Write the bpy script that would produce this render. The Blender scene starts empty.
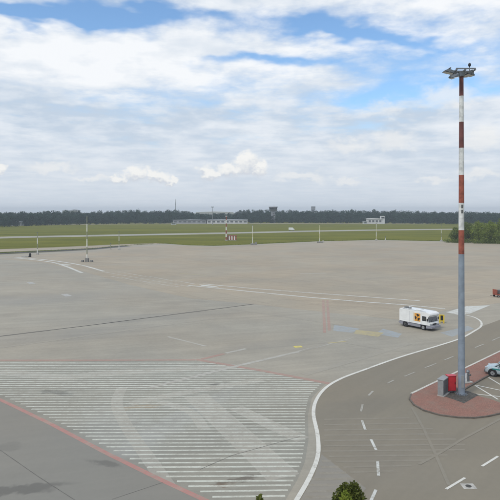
import bpy, bmesh, math, random
import numpy as np
from mathutils import Vector, Matrix

random.seed(7)
RNG = np.random.default_rng(11)
scene = bpy.context.scene
C = scene.collection

# ------------------------------------------------------------------ camera
H, F, YH = 15.0, 550.0, 211.0          # eye height, focal length and horizon row in 500-px photo pixels
cam_d = bpy.data.cameras.new('camera')
cam = bpy.data.objects.new('camera', cam_d); C.objects.link(cam)
cam.location = (0, 0, H)
cam.rotation_euler = (math.radians(90), 0, 0)
cam_d.sensor_width = 36; cam_d.lens = 36 * F / 500
cam_d.shift_y = -(250 - YH) / 500
cam_d.clip_start = 0.3; cam_d.clip_end = 30000
scene.camera = cam

# ------------------------------------------------------------------ node helpers
class NT:
    """small expression builder on a node tree"""
    def __init__(s, tree): s.t = tree; s.n = tree.nodes; s.l = tree.links
    def put(s, sock, v):
        if isinstance(v, bpy.types.NodeSocket): s.l.new(v, sock)
        else: sock.default_value = v
    def m(s, op, a, b=None, c=None, clamp=False):
        n = s.n.new('ShaderNodeMath'); n.operation = op; n.use_clamp = clamp
        s.put(n.inputs[0], a)
        if b is not None: s.put(n.inputs[1], b)
        if c is not None: s.put(n.inputs[2], c)
        return n.outputs[0]
    def add(s, a, b): return s.m('ADD', a, b)
    def sub(s, a, b): return s.m('SUBTRACT', a, b)
    def mul(s, a, b): return s.m('MULTIPLY', a, b)
    def div(s, a, b): return s.m('DIVIDE', a, b)
    def step(s, v, lo, hi, o0=0.0, o1=1.0):
        n = s.n.new('ShaderNodeMapRange'); n.interpolation_type = 'SMOOTHSTEP'
        s.put(n.inputs[0], v); n.inputs[1].default_value = lo; n.inputs[2].default_value = hi
        n.inputs[3].default_value = o0; n.inputs[4].default_value = o1
        return n.outputs[0]
    def xyz(s, x, y, z=0.0):
        n = s.n.new('ShaderNodeCombineXYZ')
        for i, v in enumerate((x, y, z)): s.put(n.inputs[i], v)
        return n.outputs[0]
    def sep(s, v):
        n = s.n.new('ShaderNodeSeparateXYZ'); s.l.new(v, n.inputs[0]); return n.outputs
    def noise(s, vec, scale, detail=5, rough=0.5, dist=0.0, color=False):
        n = s.n.new('ShaderNodeTexNoise'); s.l.new(vec, n.inputs['Vector'])
        n.inputs['Scale'].default_value = scale; n.inputs['Detail'].default_value = detail
        n.inputs['Roughness'].default_value = rough; n.inputs['Distortion'].default_value = dist
        return n.outputs['Color' if color else 'Fac']
    def mix(s, f, a, b):
        n = s.n.new('ShaderNodeMix'); n.data_type = 'RGBA'
        s.put(n.inputs[0], f)
        for i, v in ((6, a), (7, b)):
            if isinstance(v, bpy.types.NodeSocket): s.l.new(v, n.inputs[i])
            else: n.inputs[i].default_value = (*v[:3], 1)
        return n.outputs[2]
    def blob(s, vec, cx, cy, wx, wy, rot=0.0):
        """soft elliptical bump exp(-r^2) about (cx, cy)"""
        mp = s.n.new('ShaderNodeMapping'); mp.vector_type = 'TEXTURE'; s.l.new(vec, mp.inputs[0])
        mp.inputs[1].default_value = (cx, cy, 0); mp.inputs[2].default_value = (0, 0, rot); mp.inputs[3].default_value = (wx, wy, 1)
        d = s.n.new('ShaderNodeVectorMath'); d.operation = 'DOT_PRODUCT'
        s.l.new(mp.outputs[0], d.inputs[0]); s.l.new(mp.outputs[0], d.inputs[1])
        return s.m('POWER', 0.367879, d.outputs['Value'])

# ------------------------------------------------------------------ sky
SUN_AZ, SUN_EL = math.radians(225), math.radians(52)      # compass-style from +Y, clockwise: behind and to the left
world = bpy.data.worlds.new('World'); scene.world = world; world.use_nodes = True
world.cycles.sampling_method = 'MANUAL'; world.cycles.sample_map_resolution = 512
wt = world.node_tree; wt.nodes.clear(); w = NT(wt)
out = wt.nodes.new('ShaderNodeOutputWorld')
sky = wt.nodes.new('ShaderNodeTexSky'); sky.sky_type = 'NISHITA'; sky.sun_disc = False
sky.sun_elevation = SUN_EL; sky.sun_rotation = SUN_AZ; sky.dust_density = 0.5; sky.ozone_density = 1.6
bg_sky = wt.nodes.new('ShaderNodeBackground'); bg_sky.inputs[1].default_value = 0.14
tint = wt.nodes.new('ShaderNodeVectorMath'); tint.operation = 'MULTIPLY'; tint.inputs[1].default_value = (0.82, 0.97, 1.06)   # clear summer blue
wt.links.new(sky.outputs[0], tint.inputs[0]); wt.links.new(tint.outputs[0], bg_sky.inputs[0])
tc = wt.nodes.new('ShaderNodeTexCoord')
dx, dy, dz = w.sep(tc.outputs['Generated'])
hor = w.m('SQRT', w.add(w.add(w.mul(dx, dx), w.mul(dy, dy)), 1e-4))
el = w.div(dz, hor)
az = w.m('ARCTAN2', dx, dy)
zc = w.add(w.m('MAXIMUM', dz, 0.0), 0.07)
P = w.xyz(w.div(dx, zc), w.div(dy, zc), 0.0)
A = w.xyz(az, w.mul(el, 2.2), 0.0)
wn = w.noise(A, 7.0, 3, 0.6, color=True)
wr, wg, wb = w.sep(wn)
azw = w.add(az, w.mul(w.sub(wr, 0.5), 0.22))
elw = w.add(el, w.mul(w.sub(wg, 0.5), 0.085))
AW = w.xyz(azw, elw, 0.0)
n1 = w.noise(P, 0.85, 6, 0.6)
n2 = w.noise(P, 2.1, 5, 0.62)
n3 = w.noise(A, 5.0, 3, 0.55)
n4 = w.noise(A, 16.0, 5, 0.62)
def pa(px): return (px - 250) / F
def pe(py): return (YH - py) / F
cov = w.add(w.mul(n1, 0.7), w.mul(n2, 0.3))
gaps = [(60, 27, 85, 7, .05, .28), (150, 16, 80, 8, .03, .24), (20, 34, 60, 7, .10, .20), (325, 30, 60, 7, -.18, .22), (395, 46, 70, 7, -.15, .20), (290, 62, 80, 7, .0, .20),
        (440, 92, 60, 20, -.1, .22), (240, 60, 50, 5, .0, .14), (65, 70, 25, 4, .1, .10), (360, 95, 60, 6, .0, .12), (490, 60, 40, 12, 0, .12)]
bias = None
for (px, py, wx, wy, rot, amp) in gaps:
    g = w.mul(w.blob(AW, pa(px), pe(py), wx / F, wy / F, rot), -amp)
    bias = g if bias is None else w.add(bias, g)
banks = [(90, 62, 170, 24, .0, .16), (200, 45, 90, 12, 0, .12), (400, 10, 160, 10, -.05, .12)]
for (px, py, wx, wy, rot, amp) in banks:
    bias = w.add(bias, w.mul(w.blob(AW, pa(px), pe(py), wx / F, wy / F, rot), amp))
low = w.step(el, 0.05, 0.24, 0.20, 0.0)            # the layer closes up towards the horizon
torn = w.mul(w.sub(n4, 0.5), w.step(el, 0.08, 0.3, 0.10, 0.26))
covb = w.add(w.add(w.add(cov, bias), low), torn)
alpha = w.step(covb, 0.28, 0.60)
# cloud colour: white tops, grey-blue undersides, pale haze at the horizon
sh = w.add(w.add(w.mul(n2, 0.42), w.mul(n3, 0.38)), w.mul(n4, 0.20))
lit = w.step(sh, 0.38, 0.62)
bright = w.blob(AW, pa(80), pe(62), 230 / F, 30 / F)
bright = w.add(bright, w.mul(w.blob(AW, pa(420), pe(25), 200 / F, 40 / F), 0.7))
grey = w.blob(AW, pa(60), pe(112), 190 / F, 15 / F)
grey = w.add(grey, w.mul(w.blob(AW, pa(395), pe(118), 55 / F, 9 / F), 0.9))
grey = w.add(grey, w.mul(w.blob(AW, pa(385), pe(152), 40 / F, 7 / F), 0.6))
lit = w.m('ADD', w.mul(lit, 0.8), w.sub(w.mul(bright, 0.6), w.mul(grey, 0.42)), clamp=True)
ccol = w.mix(lit, (0.46, 0.54, 0.64), (0.765, 0.785, 0.81))
ccol = w.mix(w.step(el, 0.0, 0.17, 0.80, 0.0), ccol, (0.55, 0.60, 0.66))
# sun-lit cumulus heaps standing low over the horizon: each a flat base with domes on it
n5 = w.noise(w.xyz(az, w.mul(el, 1.25)), 34.0, 3, 0.62, color=True); q1, q2, q3 = w.sep(n5)
AN0 = w.xyz(w.add(az, w.mul(w.sub(q1, 0.5), 0.060)), w.add(el, w.mul(w.sub(q2, 0.5), 0.046)), 0.0)
def heap(dom, shift):
    f = None
    for (px, py, wx, wy) in dom:
        b = w.blob(AN0, pa(px), pe(py) + shift, wx / F, wy / F)
        f = b if f is None else w.m('MAXIMUM', f, b)
    return f
doms = [(246, 163, 17, 13), (259, 168, 12, 9), (230, 169, 17, 10), (211, 172, 16, 8), (138, 175, 16, 10), (122, 179, 11, 7), (158, 176, 17, 8), (172, 179, 9, 5), (1, 167, 11, 13), (12, 173, 9, 8)]
f0 = heap(doms, 0.0); f1 = heap(doms, -0.010)
fl = w.mul(w.sub(w.add(w.mul(n4, .6), w.mul(q3, .4)), 0.5), 1.1)
m0 = w.step(w.add(f0, fl), 0.30, 0.85)
shade = w.step(w.add(w.sub(f0, f1), w.mul(w.sub(q3, .5), .5)), -0.28, 0.30)
pcol = w.mix(shade, (0.53, 0.56, 0.61), (0.80, 0.79, 0.76))
ccol = w.mix(w.mul(m0, 0.85), ccol, pcol)
soft = [(392, 142, 26, 12), (345, 148, 26, 9), (470, 145, 28, 13), (385, 110, 30, 10), (300, 176, 28, 6), (60, 170, 30, 6), (440, 102, 34, 15), (95, 180, 24, 4), (470, 178, 24, 6), (425, 181, 18, 5), (348, 180, 16, 4)]
s0 = heap(soft, 0.0)
ms = w.step(w.add(s0, fl), 0.20, 1.0)
ccol = w.mix(w.mul(ms, 0.62), ccol, (0.74, 0.74, 0.73))
alpha = w.m('MAXIMUM', alpha, w.mul(w.m('MAXIMUM', m0, w.mul(ms, .8)), 0.9))
bg_c = wt.nodes.new('ShaderNodeBackground'); wt.links.new(ccol, bg_c.inputs[0]); bg_c.inputs[1].default_value = 1.0
mx = wt.nodes.new('ShaderNodeMixShader')
wt.links.new(alpha, mx.inputs[0]); wt.links.new(bg_sky.outputs[0], mx.inputs[1]); wt.links.new(bg_c.outputs[0], mx.inputs[2])
wt.links.new(mx.outputs[0], out.inputs[0])

# ------------------------------------------------------------------ sun (veiled by cloud) and exposure
sd = bpy.data.lights.new('sun', 'SUN'); sd.energy = 1.5; sd.angle = math.radians(14); sd.color = (1, 0.95, 0.87)
so = bpy.data.objects.new('sun', sd); C.objects.link(so)
svec = Vector((math.sin(SUN_AZ) * math.cos(SUN_EL), math.cos(SUN_AZ) * math.cos(SUN_EL), math.sin(SUN_EL)))
so.rotation_euler = svec.to_track_quat('Z', 'Y').to_euler()
so.location = svec * 300
scene.cycles.max_bounces = 5; scene.cycles.diffuse_bounces = 2; scene.cycles.volume_bounces = 0
vs = scene.view_settings
vs.view_transform = 'Standard'; vs.look = 'None'; vs.gamma = 1; vs.exposure = 0.30; vs.use_curve_mapping = False

# ------------------------------------------------------------------ geometry helpers
def gp(px, py, z=0.0):
    """photo pixel -> point on the ground plane"""
    d = py - YH
    return Vector(((px - 250) * H / d, F * H / d, z))
def zat(py, Y): return H - (py - YH) * Y / F
def xat(px, Y): return (px - 250) * Y / F

def link(name, me, mat=None, parent=None, loc=None):
    o = bpy.data.objects.new(name, me); C.objects.link(o)
    if mat is not None and me is not None and not me.materials: me.materials.append(mat)
    if parent is not None: o.parent = parent
    if loc is not None: o.location = loc
    return o
def from_bm(name, bm, mat, parent=None, loc=None, smooth=False):
    me = bpy.data.meshes.new(name)
    bmesh.ops.recalc_face_normals(bm, faces=bm.faces[:])
    bm.to_mesh(me); bm.free()
    if smooth:
        for p in me.polygons: p.use_smooth = True
    return link(name, me, mat, parent, loc)
def empty(name, loc=(0, 0, 0), rz=0.0):
    o = bpy.data.objects.new(name, None); C.objects.link(o); o.location = loc; o.rotation_euler.z = rz
    o.empty_display_size = 0.2
    return o
def tag(o, label, cat, group=None):
    o['label'] = label; o['category'] = cat
    if group: o['group'] = group
    return o
def structure(o): o['kind'] = 'structure'; return o

def bx(bm, x0, x1, y0, y1, z0, z1, bev=0.0, M=None):
    r = bmesh.ops.create_cube(bm, size=1.0)
    vv = r['verts']
    for v in vv:
        v.co = Vector(((x0 + x1) / 2 + v.co.x * (x1 - x0), (y0 + y1) / 2 + v.co.y * (y1 - y0), (z0 + z1) / 2 + v.co.z * (z1 - z0)))
    if bev > 0:
        es = list({e for v in vv for e in v.link_edges})
        r2 = bmesh.ops.bevel(bm, geom=es, offset=bev, segments=2, affect='EDGES', profile=0.6)
        vv = r2['verts']
    if M is not None: bmesh.ops.transform(bm, matrix=M, verts=list(vv))
    return vv
def box(name, dims, mat, parent=None, bev=0.0, M=None, loc=None):
    bm = bmesh.new(); bx(bm, *dims, bev, M); return from_bm(name, bm, mat, parent, loc)
def cone(bm, p0, p1, r0, r1, seg=16, caps=True):
    p0, p1 = Vector(p0), Vector(p1); d = p1 - p0
    q = d.to_track_quat('Z', 'Y').to_matrix().to_4x4()
    Mx = Matrix.Translation((p0 + p1) / 2) @ q
    bmesh.ops.create_cone(bm, cap_ends=caps, segments=seg, radius1=r0, radius2=r1, depth=d.length, matrix=Mx)
def tube(name, p0, p1, r0, r1, mat, parent=None, seg=16):
    bm = bmesh.new(); cone(bm, p0, p1, r0, r1, seg)
    for e in bm.edges: e.smooth = not any(len(f.verts) > 4 for f in e.link_faces)
    o = from_bm(name, bm, mat, parent, smooth=False)
    for p in o.data.polygons: p.use_smooth = len(p.vertices) == 4
    return o
def sheet(name, pts, z, mat, parent=None):
    """flat polygon of ground points"""
    bm = bmesh.new()
    vs_ = [bm.verts.new((p[0], p[1], z)) for p in pts]
    bm.faces.new(vs_); bmesh.ops.triangulate(bm, faces=bm.faces[:])
    for f in bm.faces:
        if f.normal.z < 0: f.normal_flip()
    me = bpy.data.meshes.new(name); bm.to_mesh(me); bm.free()
    return link(name, me, mat, parent)
def smooth_path(pts, n=10):
    """Catmull-Rom through points"""
    P_ = [Vector(p) for p in pts]; Q = [P_[0] * 2 - P_[1]] + P_ + [P_[-1] * 2 - P_[-2]]; o = []
    for i in range(1, len(Q) - 2):
        a, b, c, d = Q[i - 1:i + 3]
        for k in range(n):
            t = k / n
            o.append(0.5 * (2 * b + (c - a) * t + (2 * a - 5 * b + 4 * c - d) * t * t + (3 * b - 3 * c + d - a) * t ** 3))
    o.append(P_[-1]); return o
def strip_bm(bm, pts, width, z):
    L = []; n = len(pts)
    for i, p in enumerate(pts):
        a = pts[max(0, i - 1)]; b = pts[min(n - 1, i + 1)]
        t = Vector((b[0] - a[0], b[1] - a[1], 0)).normalized(); nr = Vector((-t.y, t.x, 0))
        L.append((bm.verts.new((p[0] + nr.x * width / 2, p[1] + nr.y * width / 2, z)),
                  bm.verts.new((p[0] - nr.x * width / 2, p[1] - nr.y * width / 2, z))))
    for i in range(n - 1):
        bm.faces.new((L[i][0], L[i][1], L[i + 1][1], L[i + 1][0]))
def strip(name, pts, width, z, mat, parent=None):
    bm = bmesh.new(); strip_bm(bm, pts, width, z)
    for f in bm.faces:
        f.normal_update()
        if f.normal.z < 0: f.normal_flip()
    me = bpy.data.meshes.new(name); bm.to_mesh(me); bm.free()
    return link(name, me, mat, parent)
MARK_N = [0]
def pline(name, pix, width, z, mat, parent, curved=False):
    if name != 'taxi_dash': MARK_N[0] += 1; z += .0012 + MARK_N[0] * .00012
    g = [gp(*p) for p in pix]
    if curved: g = smooth_path(g, 8)
    return strip(name, g, width, z, mat, parent)

# ------------------------------------------------------------------ materials
def base_mat(name):
    m = bpy.data.materials.new(name); m.use_nodes = True
    t = NT(m.node_tree); b = m.node_tree.nodes['Principled BSDF']
    return m, t, b
def geo_pos(t):
    return t.n.new('ShaderNodeNewGeometry').outputs['Position']
def obj_pos(t):
    return t.n.new('ShaderNodeTexCoord').outputs['Object']
def mk(name, col, rough=0.6, var=0.12, scale=3.0, metal=0.0, bump=0.0, bscale=30.0, spec=0.4, worldspace=False, coat=0.0):
    m, t, b = base_mat(name)
    p = geo_pos(t) if worldspace else obj_pos(t)
    n = t.noise(p, scale, 6, 0.6)
    c2 = tuple(c * (1 - var) for c in col); c3 = tuple(min(1, c * (1 + var)) for c in col)
    t.l.new(t.mix(t.step(n, 0.3, 0.7), c2, c3), b.inputs['Base Color'])
    t.put(b.inputs['Roughness'], t.step(n, 0.2, 0.8, max(0.05, rough - 0.08), min(1, rough + 0.08)))
    b.inputs['Metallic'].default_value = metal
    b.inputs['Specular IOR Level'].default_value = spec
    b.inputs['Coat Weight'].default_value = coat
    if bump:
        bn = t.n.new('ShaderNodeBump'); bn.inputs['Strength'].default_value = bump; bn.inputs['Distance'].default_value = 0.02
        t.l.new(t.noise(p, bscale, 4, 0.6), bn.inputs['Height']); t.l.new(bn.outputs[0], b.inputs['Normal'])
    return m
def pavement(name, col, stains=(), joint=0.0, joint_size=7.5, joint_rot=0.0, warm=0.04, var=0.16, streak_rot=0.3, overlay=None):
    """worn paving: blotches at several sizes, tyre streaks, speckle, joints, stains of their own shape"""
    m, t, b = base_mat(name)
    p = geo_pos(t); x, y, z = t.sep(p)
    big = t.noise(p, 0.035, 3, 0.55); mid = t.noise(p, 0.22, 4, 0.6); fine = t.noise(p, 2.6, 4, 0.65); gr = t.noise(p, 22.0, 2, 0.6)
    c, s_ = math.cos(streak_rot), math.sin(streak_rot)
    u = t.add(t.mul(x, c), t.mul(y, s_)); v = t.sub(t.mul(y, c), t.mul(x, s_))
    stv = t.xyz(t.mul(u, 0.035), t.mul(v, 0.9), 0.0)
    st = t.noise(stv, 1.0, 4, 0.6)
    k = t.add(t.add(t.mul(t.sub(big, .5), 1.0), t.mul(t.sub(mid, .5), 0.9)), t.add(t.mul(t.sub(fine, .5), 0.55), t.mul(t.sub(st, .5), 0.8)))
    k = t.add(k, t.mul(t.sub(gr, .5), 0.45))
    f = t.add(t.mul(k, var * 2), 1.0)
    warmf = t.step(t.noise(p, 0.06, 1, 0.5), 0.35, 0.65)
    colr = t.mix(warmf, (col[0] * (1 - warm), col[1], col[2] * (1 + warm)), (col[0] * (1 + warm), col[1], col[2] * (1 - warm)))
    sc = t.n.new('ShaderNodeVectorMath'); sc.operation = 'SCALE'; t.l.new(colr, sc.inputs[0]); t.l.new(f, sc.inputs['Scale'])
    colr = sc.outputs[0]
    if joint:
        br = t.n.new('ShaderNodeTexBrick'); br.offset = 0; br.squash = 1
        cj, sj = math.cos(joint_rot), math.sin(joint_rot)
        t.l.new(t.xyz(t.add(t.mul(x, cj), t.mul(y, sj)), t.sub(t.mul(y, cj), t.mul(x, sj))), br.inputs['Vector'])
        br.inputs['Scale'].default_value = 1.0; br.inputs['Brick Width'].default_value = joint_size; br.inputs['Row Height'].default_value = joint_size
        br.inputs['Mortar Size'].default_value = 0.03; br.inputs['Mortar Smooth'].default_value = 0.3
        br.inputs['Color1'].default_value = (0.46, 0.46, 0.46, 1); br.inputs['Color2'].default_value = (0.54, 0.54, 0.54, 1); br.inputs['Mortar'].default_value = (0, 0, 0, 1)
        tone = t.add(t.mul(t.sub(br.outputs['Color'], 0.5), 0.7), 1.0)
        tone = t.sub(tone, t.mul(br.outputs['Fac'], joint))
        sc = t.n.new('ShaderNodeVectorMath'); sc.operation = 'SCALE'; t.l.new(colr, sc.inputs[0]); t.l.new(tone, sc.inputs['Scale'])
        colr = sc.outputs[0]
    if stains:
        wn_ = t.noise(p, 0.9, 5, 0.6, color=True); a_, b_, c_ = t.sep(wn_)
        xs = t.add(x, t.mul(t.sub(a_, .5), 2.2)); ys = t.add(y, t.mul(t.sub(b_, .5), 2.2))
        XS = t.xyz(xs, ys, 0.0)
        for (px, py, wx, wy, rot, amp, tint) in stains:
            g = gp(px, py)
            bl = t.step(t.blob(XS, g.x, g.y, wx, wy, rot), 0.15, 0.75, 0.0, amp)
            colr = t.mix(bl, colr, tint)
    if overlay:
        col_, wear, soft, alpha, scale = overlay
        n = t.add(t.mul(t.noise(p, scale, 6, 0.68), 0.6), t.mul(t.noise(p, 9.0, 4, 0.6), 0.4))
        n = t.add(n, t.mul(t.sub(t.noise(p, 0.12, 4, 0.6), 0.5), 0.35))
        a = t.step(n, wear - soft, wear + soft, 0.0, alpha)
        colr = t.mix(a, colr, t.mix(fine, tuple(c * 0.8 for c in col_), col_))
    t.l.new(colr, b.inputs['Base Color'])
    t.put(b.inputs['Roughness'], t.step(mid, 0.2, 0.8, 0.72, 0.92)); b.inputs['Specular IOR Level'].default_value = 0.25
    return m
BASES = {}
def paint(name, col, wear=0.45, soft=0.12, alpha=1.0, scale=1.4, base='apron'):
    """road paint that has worn through in places; the paving's own colour shows there"""
    kw = dict(BASES[base])
    if name != 'hatch_paint': kw['stains'] = ()
    return pavement(name, overlay=(col, wear, soft, alpha, scale), **kw)

DK = (0.075, 0.072, 0.066)
M = {}
apron_stains = [(18, 490, 2.6, .6, .25, .5, DK), (107, 463, 1.1, .4, -.2, .4, DK), (240, 479, 1.6, .3, .35, .6, (.10, .08, .06)), (222, 484, .7, .25, .2, .4, (.16, .09, .05)), (57, 393, 1.6, .5, -.4, .5, DK),
                (136, 408, 2.0, .35, .25, .35, (.33, .22, .10)), (218, 385, .7, .4, .2, .5, DK), (8, 447, 1.2, .4, .1, .15, DK), (150, 318, 12, 3, .4, .16, (.16, .165, .17)), (60, 335, 12, 4, .3, .18, (.17, .175, .18)),
                (270, 345, 6, 2, .5, .14, (.17, .17, .17)), (280, 415, 4, 2.5, .3, .25, (.19, .17, .13)), (120, 430, 2.5, 6, .5, .16, (.36, .36, .35)), (180, 420, 1.2, 8, -.5, .2, (.38, .38, .37)), (20, 300, 16, 6, .3, .2, (.19, .195, .2))]
BASES['apron'] = dict(var=0.22, col=(0.326, 0.297, 0.240), stains=apron_stains, joint=0.0, joint_size=7.5, joint_rot=0.62, warm=0.015)
BASES['taxi'] = dict(col=(0.352, 0.302, 0.228), stains=[(60, 257, 30, 2, .1, .25, (.27, .26, .23)), (420, 268, 40, 5, .1, .15, (.22, .21, .19)), (300, 280, 30, 4, .2, .15, (.24, .23, .2))], joint=0.06, joint_size=6.0, joint_rot=0.62, warm=0.02, var=0.18, streak_rot=-.35)
BASES['asphalt'] = dict(col=(0.226, 0.198, 0.150), stains=[(350, 410, 5, 2, .6, .18, (.13, .125, .11)), (470, 445, 4, 2, .4, .15, (.15, .14, .12)), (400, 470, 3, 3, .2, .12, (.22, .2, .17))], var=0.12, warm=0.01, streak_rot=0.9)
for k_, n_ in (('apron', 'worn_grey_apron'), ('taxi', 'beige_concrete'), ('asphalt', 'brown_grey_asphalt')): M[k_] = pavement(n_, **BASES[k_])
M['hatch_ground'] = pavement('hatch_ground', **{**BASES['apron'], 'col': (0.270, 0.256, 0.212)})
M['apron_dark'] = pavement('dark_grey_apron', (0.234, 0.220, 0.188), apron_stains[:2] + [apron_stains[7]], var=0.09, warm=0.015, joint=0, joint_rot=.62)
M['asphalt_old'] = pavement('pale_old_asphalt', (0.250, 0.228, 0.190), var=0.13, warm=0.02)
M['runway'] = pavement('pale_runway', (0.34, 0.325, 0.27), [(90, 235.6, 40, 4, .2, .5, (.24, .24, .19)), (25, 237, 25, 4, .2, .45, (.24, .23, .18)), (300, 231.4, 60, 8, .2, .4, (.24, .24, .18)), (200, 233.7, 30, 5, .2, .4, (.25, .24, .19))], var=0.28)
M['sand'] = pavement('bare_sandy_ground', (0.34, 0.30, 0.22), var=0.2)
M['paver'] = None
for bs in ('apron', 'taxi', 'asphalt'):
    M['white_' + bs] = paint('worn_white_paint_' + bs, (0.62, 0.62, 0.57), 0.42, base=bs)
    M['faint_' + bs] = paint('faded_white_paint_' + bs, (0.52, 0.505, 0.455), 0.46, .2, .75, base=bs)
    M['ghost_' + bs] = paint('ghost_white_paint_' + bs, (0.35, 0.33, 0.285), 0.50, .3, .38, base=bs)
M['band_apron'] = paint('pale_worn_band', (0.41, 0.40, 0.36), 0.44, .3, .48)
M['old_ghost'] = paint('old_hatch_ghost', (0.40, 0.38, 0.335), 0.50, .3, .55, base='asphalt')
M['hatch_paint'] = paint('hatch_paint', (0.65, 0.66, 0.57), 0.44, 0.2, .88)
M['edge_paint'] = paint('edge_line_paint', (0.70, 0.68, 0.61), 0.35, .16, base='asphalt')
M['red_paint'] = paint('worn_red_paint', (0.47, 0.22, 0.19), 0.42, .16, .85)
M['red_faint'] = paint('faded_red_paint', (0.44, 0.22, 0.185), 0.44, .25, .62)
M['blue_paint'] = paint('faded_blue_paint', (0.35, 0.42, 0.48), 0.44, .25, .7)
M['yellow_faint'] = paint('faded_yellow_paint', (0.58, 0.48, 0.20), 0.44, .25, .65)
M['yellow_faint_taxi'] = paint('faded_yellow_paint_taxi', (0.52, 0.46, 0.24), 0.48, .25, .5, base='taxi')
M['yellow_paint'] = paint('yellow_paint', (0.66, 0.56, 0.16), 0.38)
M['sealant'] = mk('joint_sealant', (0.145, 0.138, 0.122), 0.85, 0.3, 2.0, worldspace=True)
M['tar'] = mk('tar_joint', (0.065, 0.062, 0.055), 0.85, 0.2, 2.0, worldspace=True)
M['grate'] = mk('drain_grate', (0.07, 0.068, 0.06), 0.8, 0.3, 0.8, worldspace=True)
M['kerb'] = mk('kerb_stone', (0.42, 0.40, 0.36), 0.85, 0.2, 3.0, bump=.3, worldspace=True)
M['dark_ground'] = mk('dark_gravel', (0.085, 0.078, 0.068), 0.95, 0.45, 6.0, bump=.6, worldspace=True)

def paver_mat():
    m, t, b = base_mat('red_pavers')
    p = geo_pos(t); x, y, z = t.sep(p)
    a = 0.83; u = t.add(t.mul(x, math.cos(a)), t.mul(y, math.sin(a))); v = t.sub(t.mul(y, math.cos(a)), t.mul(x, math.sin(a)))
    br = t.n.new('ShaderNodeTexBrick'); t.l.new(t.xyz(u, v), br.inputs['Vector'])
    br.inputs['Scale'].default_value = 1; br.inputs['Brick Width'].default_value = 0.2; br.inputs['Row Height'].default_value = 0.1; br.inputs['Mortar Size'].default_value = 0.006
    br.inputs['Color1'].default_value = (.32, .160, .122, 1); br.inputs['Color2'].default_value = (.25, .130, .102, 1); br.inputs['Mortar'].default_value = (.16, .12, .09, 1)
    dirt = t.step(t.noise(p, 0.8, 6, 0.6), 0.42, 0.75, 0, .5)
    t.l.new(t.mix(dirt, br.outputs['Color'], (.24, .19, .15)), b.inputs['Base Color'])
    b.inputs['Roughness'].default_value = .9; b.inputs['Specular IOR Level'].default_value = .2
    bn = t.n.new('ShaderNodeBump'); bn.inputs['Strength'].default_value = .4; bn.inputs['Distance'].default_value = .006
    t.l.new(t.sub(1.0, br.outputs['Fac']), bn.inputs['Height']); t.l.new(bn.outputs[0], b.inputs['Normal'])
    return m
M['paver'] = paver_mat()

def grass_mat():
    m, t, b = base_mat('field_grass')
    p = geo_pos(t); x, y, z = t.sep(p)
    st = t.noise(t.xyz(t.mul(x, 0.006), t.mul(y, 0.05)), 1.0, 6, .6)
    n = t.noise(p, 0.05, 6, .6); f = t.noise(p, 0.7, 6, .65); g = t.noise(p, 6.0, 3, .6)
    k = t.add(t.add(t.mul(st, .45), t.mul(n, .25)), t.add(t.mul(f, .2), t.mul(g, .1)))
    c = t.mix(t.step(k, .36, .64), (.088, .098, .008), (.172, .168, .020))
    dry = t.step(t.noise(t.xyz(t.mul(x, .012), t.mul(y, .09)), 1.0, 5, .6), .52, .72, 0, .55)
    c = t.mix(dry, c, (.185, .168, .038))
    t.l.new(c, b.inputs['Base Color']); b.inputs['Roughness'].default_value = .95; b.inputs['Specular IOR Level'].default_value = .1
    return m
M['grass'] = grass_mat()

def leaf_mat(name, a, bcol, scale=0.6):
    m, t, b = base_mat(name)
    p = geo_pos(t); n = t.noise(p, scale, 5, .65); n2_ = t.noise(p, scale * 9, 2, .5)
    t.l.new(t.mix(t.step(t.add(t.mul(n, .6), t.mul(n2_, .4)), .36, .64), a, bcol), b.inputs['Base Color'])
    b.inputs['Roughness'].default_value = .7; b.inputs['Specular IOR Level'].default_value = .2
    tr = t.n.new('ShaderNodeBsdfTranslucent'); tr.inputs[0].default_value = (*[c * 1.3 for c in bcol], 1)
    mxs = t.n.new('ShaderNodeMixShader'); mxs.inputs[0].default_value = .22
    o = t.n['Material Output']
    t.l.new(b.outputs[0], mxs.inputs[1]); t.l.new(tr.outputs[0], mxs.inputs[2]); t.l.new(mxs.outputs[0], o.inputs[0])
    return m
M['wood_leaf'] = leaf_mat('wood_foliage', (.005, .026, .019), (.020, .056, .030), .025)
M['bush_leaf'] = leaf_mat('bush_foliage', (.110, .150, .022), (.230, .275, .050), .35)
M['bush_leaf_dark'] = leaf_mat('bush_foliage_dark', (.070, .105, .020), (.160, .195, .040), .35)
M['thuja_dark'] = leaf_mat('thuja_foliage_dark', (.045, .062, .010), (.135, .150, .028), 3)
M['thuja_light'] = leaf_mat('thuja_foliage_light', (.110, .150, .016), (.24, .28, .04), 3)
M['bark'] = mk('bark', (.09, .065, .045), .9, .3, 4)
M['wood_core'] = mk('inner_foliage', (.02, .03, .015), .95, .3, 1)

# ------------------------------------------------------------------ ground, paving
Z_RUN, Z_APR, Z_TAX, Z_ASP, Z_OLD = 0.02, 0.03, 0.034, 0.038, 0.041
S = 4000
ground = structure(sheet('grass_field', [(-S, -600), (S, -600), (S, S), (-S, S)], 0.0, M['grass']))

runway_pix = [(-160, 242.5), (0, 237.6), (60, 236.3), (160, 234.4), (240, 232.8), (320, 231.0), (390, 229.9), (450, 229.3), (620, 228)]
run = structure(strip('runway', smooth_path([gp(*p) for p in runway_pix], 6), 22, Z_RUN, M['runway']))
structure(strip('perimeter_road', [gp(*p) for p in [(43, 224.9), (90, 224.3), (140, 223.9), (260, 223.6), (430, 223.9)]], 26, Z_RUN + .004, M['sand']))
taxi_far = structure(strip('far_taxiway', [gp(*p) for p in [(-80, 254.5), (0, 250.6), (60, 248.4), (120, 245.6), (165, 243.9)]], 16, Z_RUN, M['taxi']))

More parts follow.
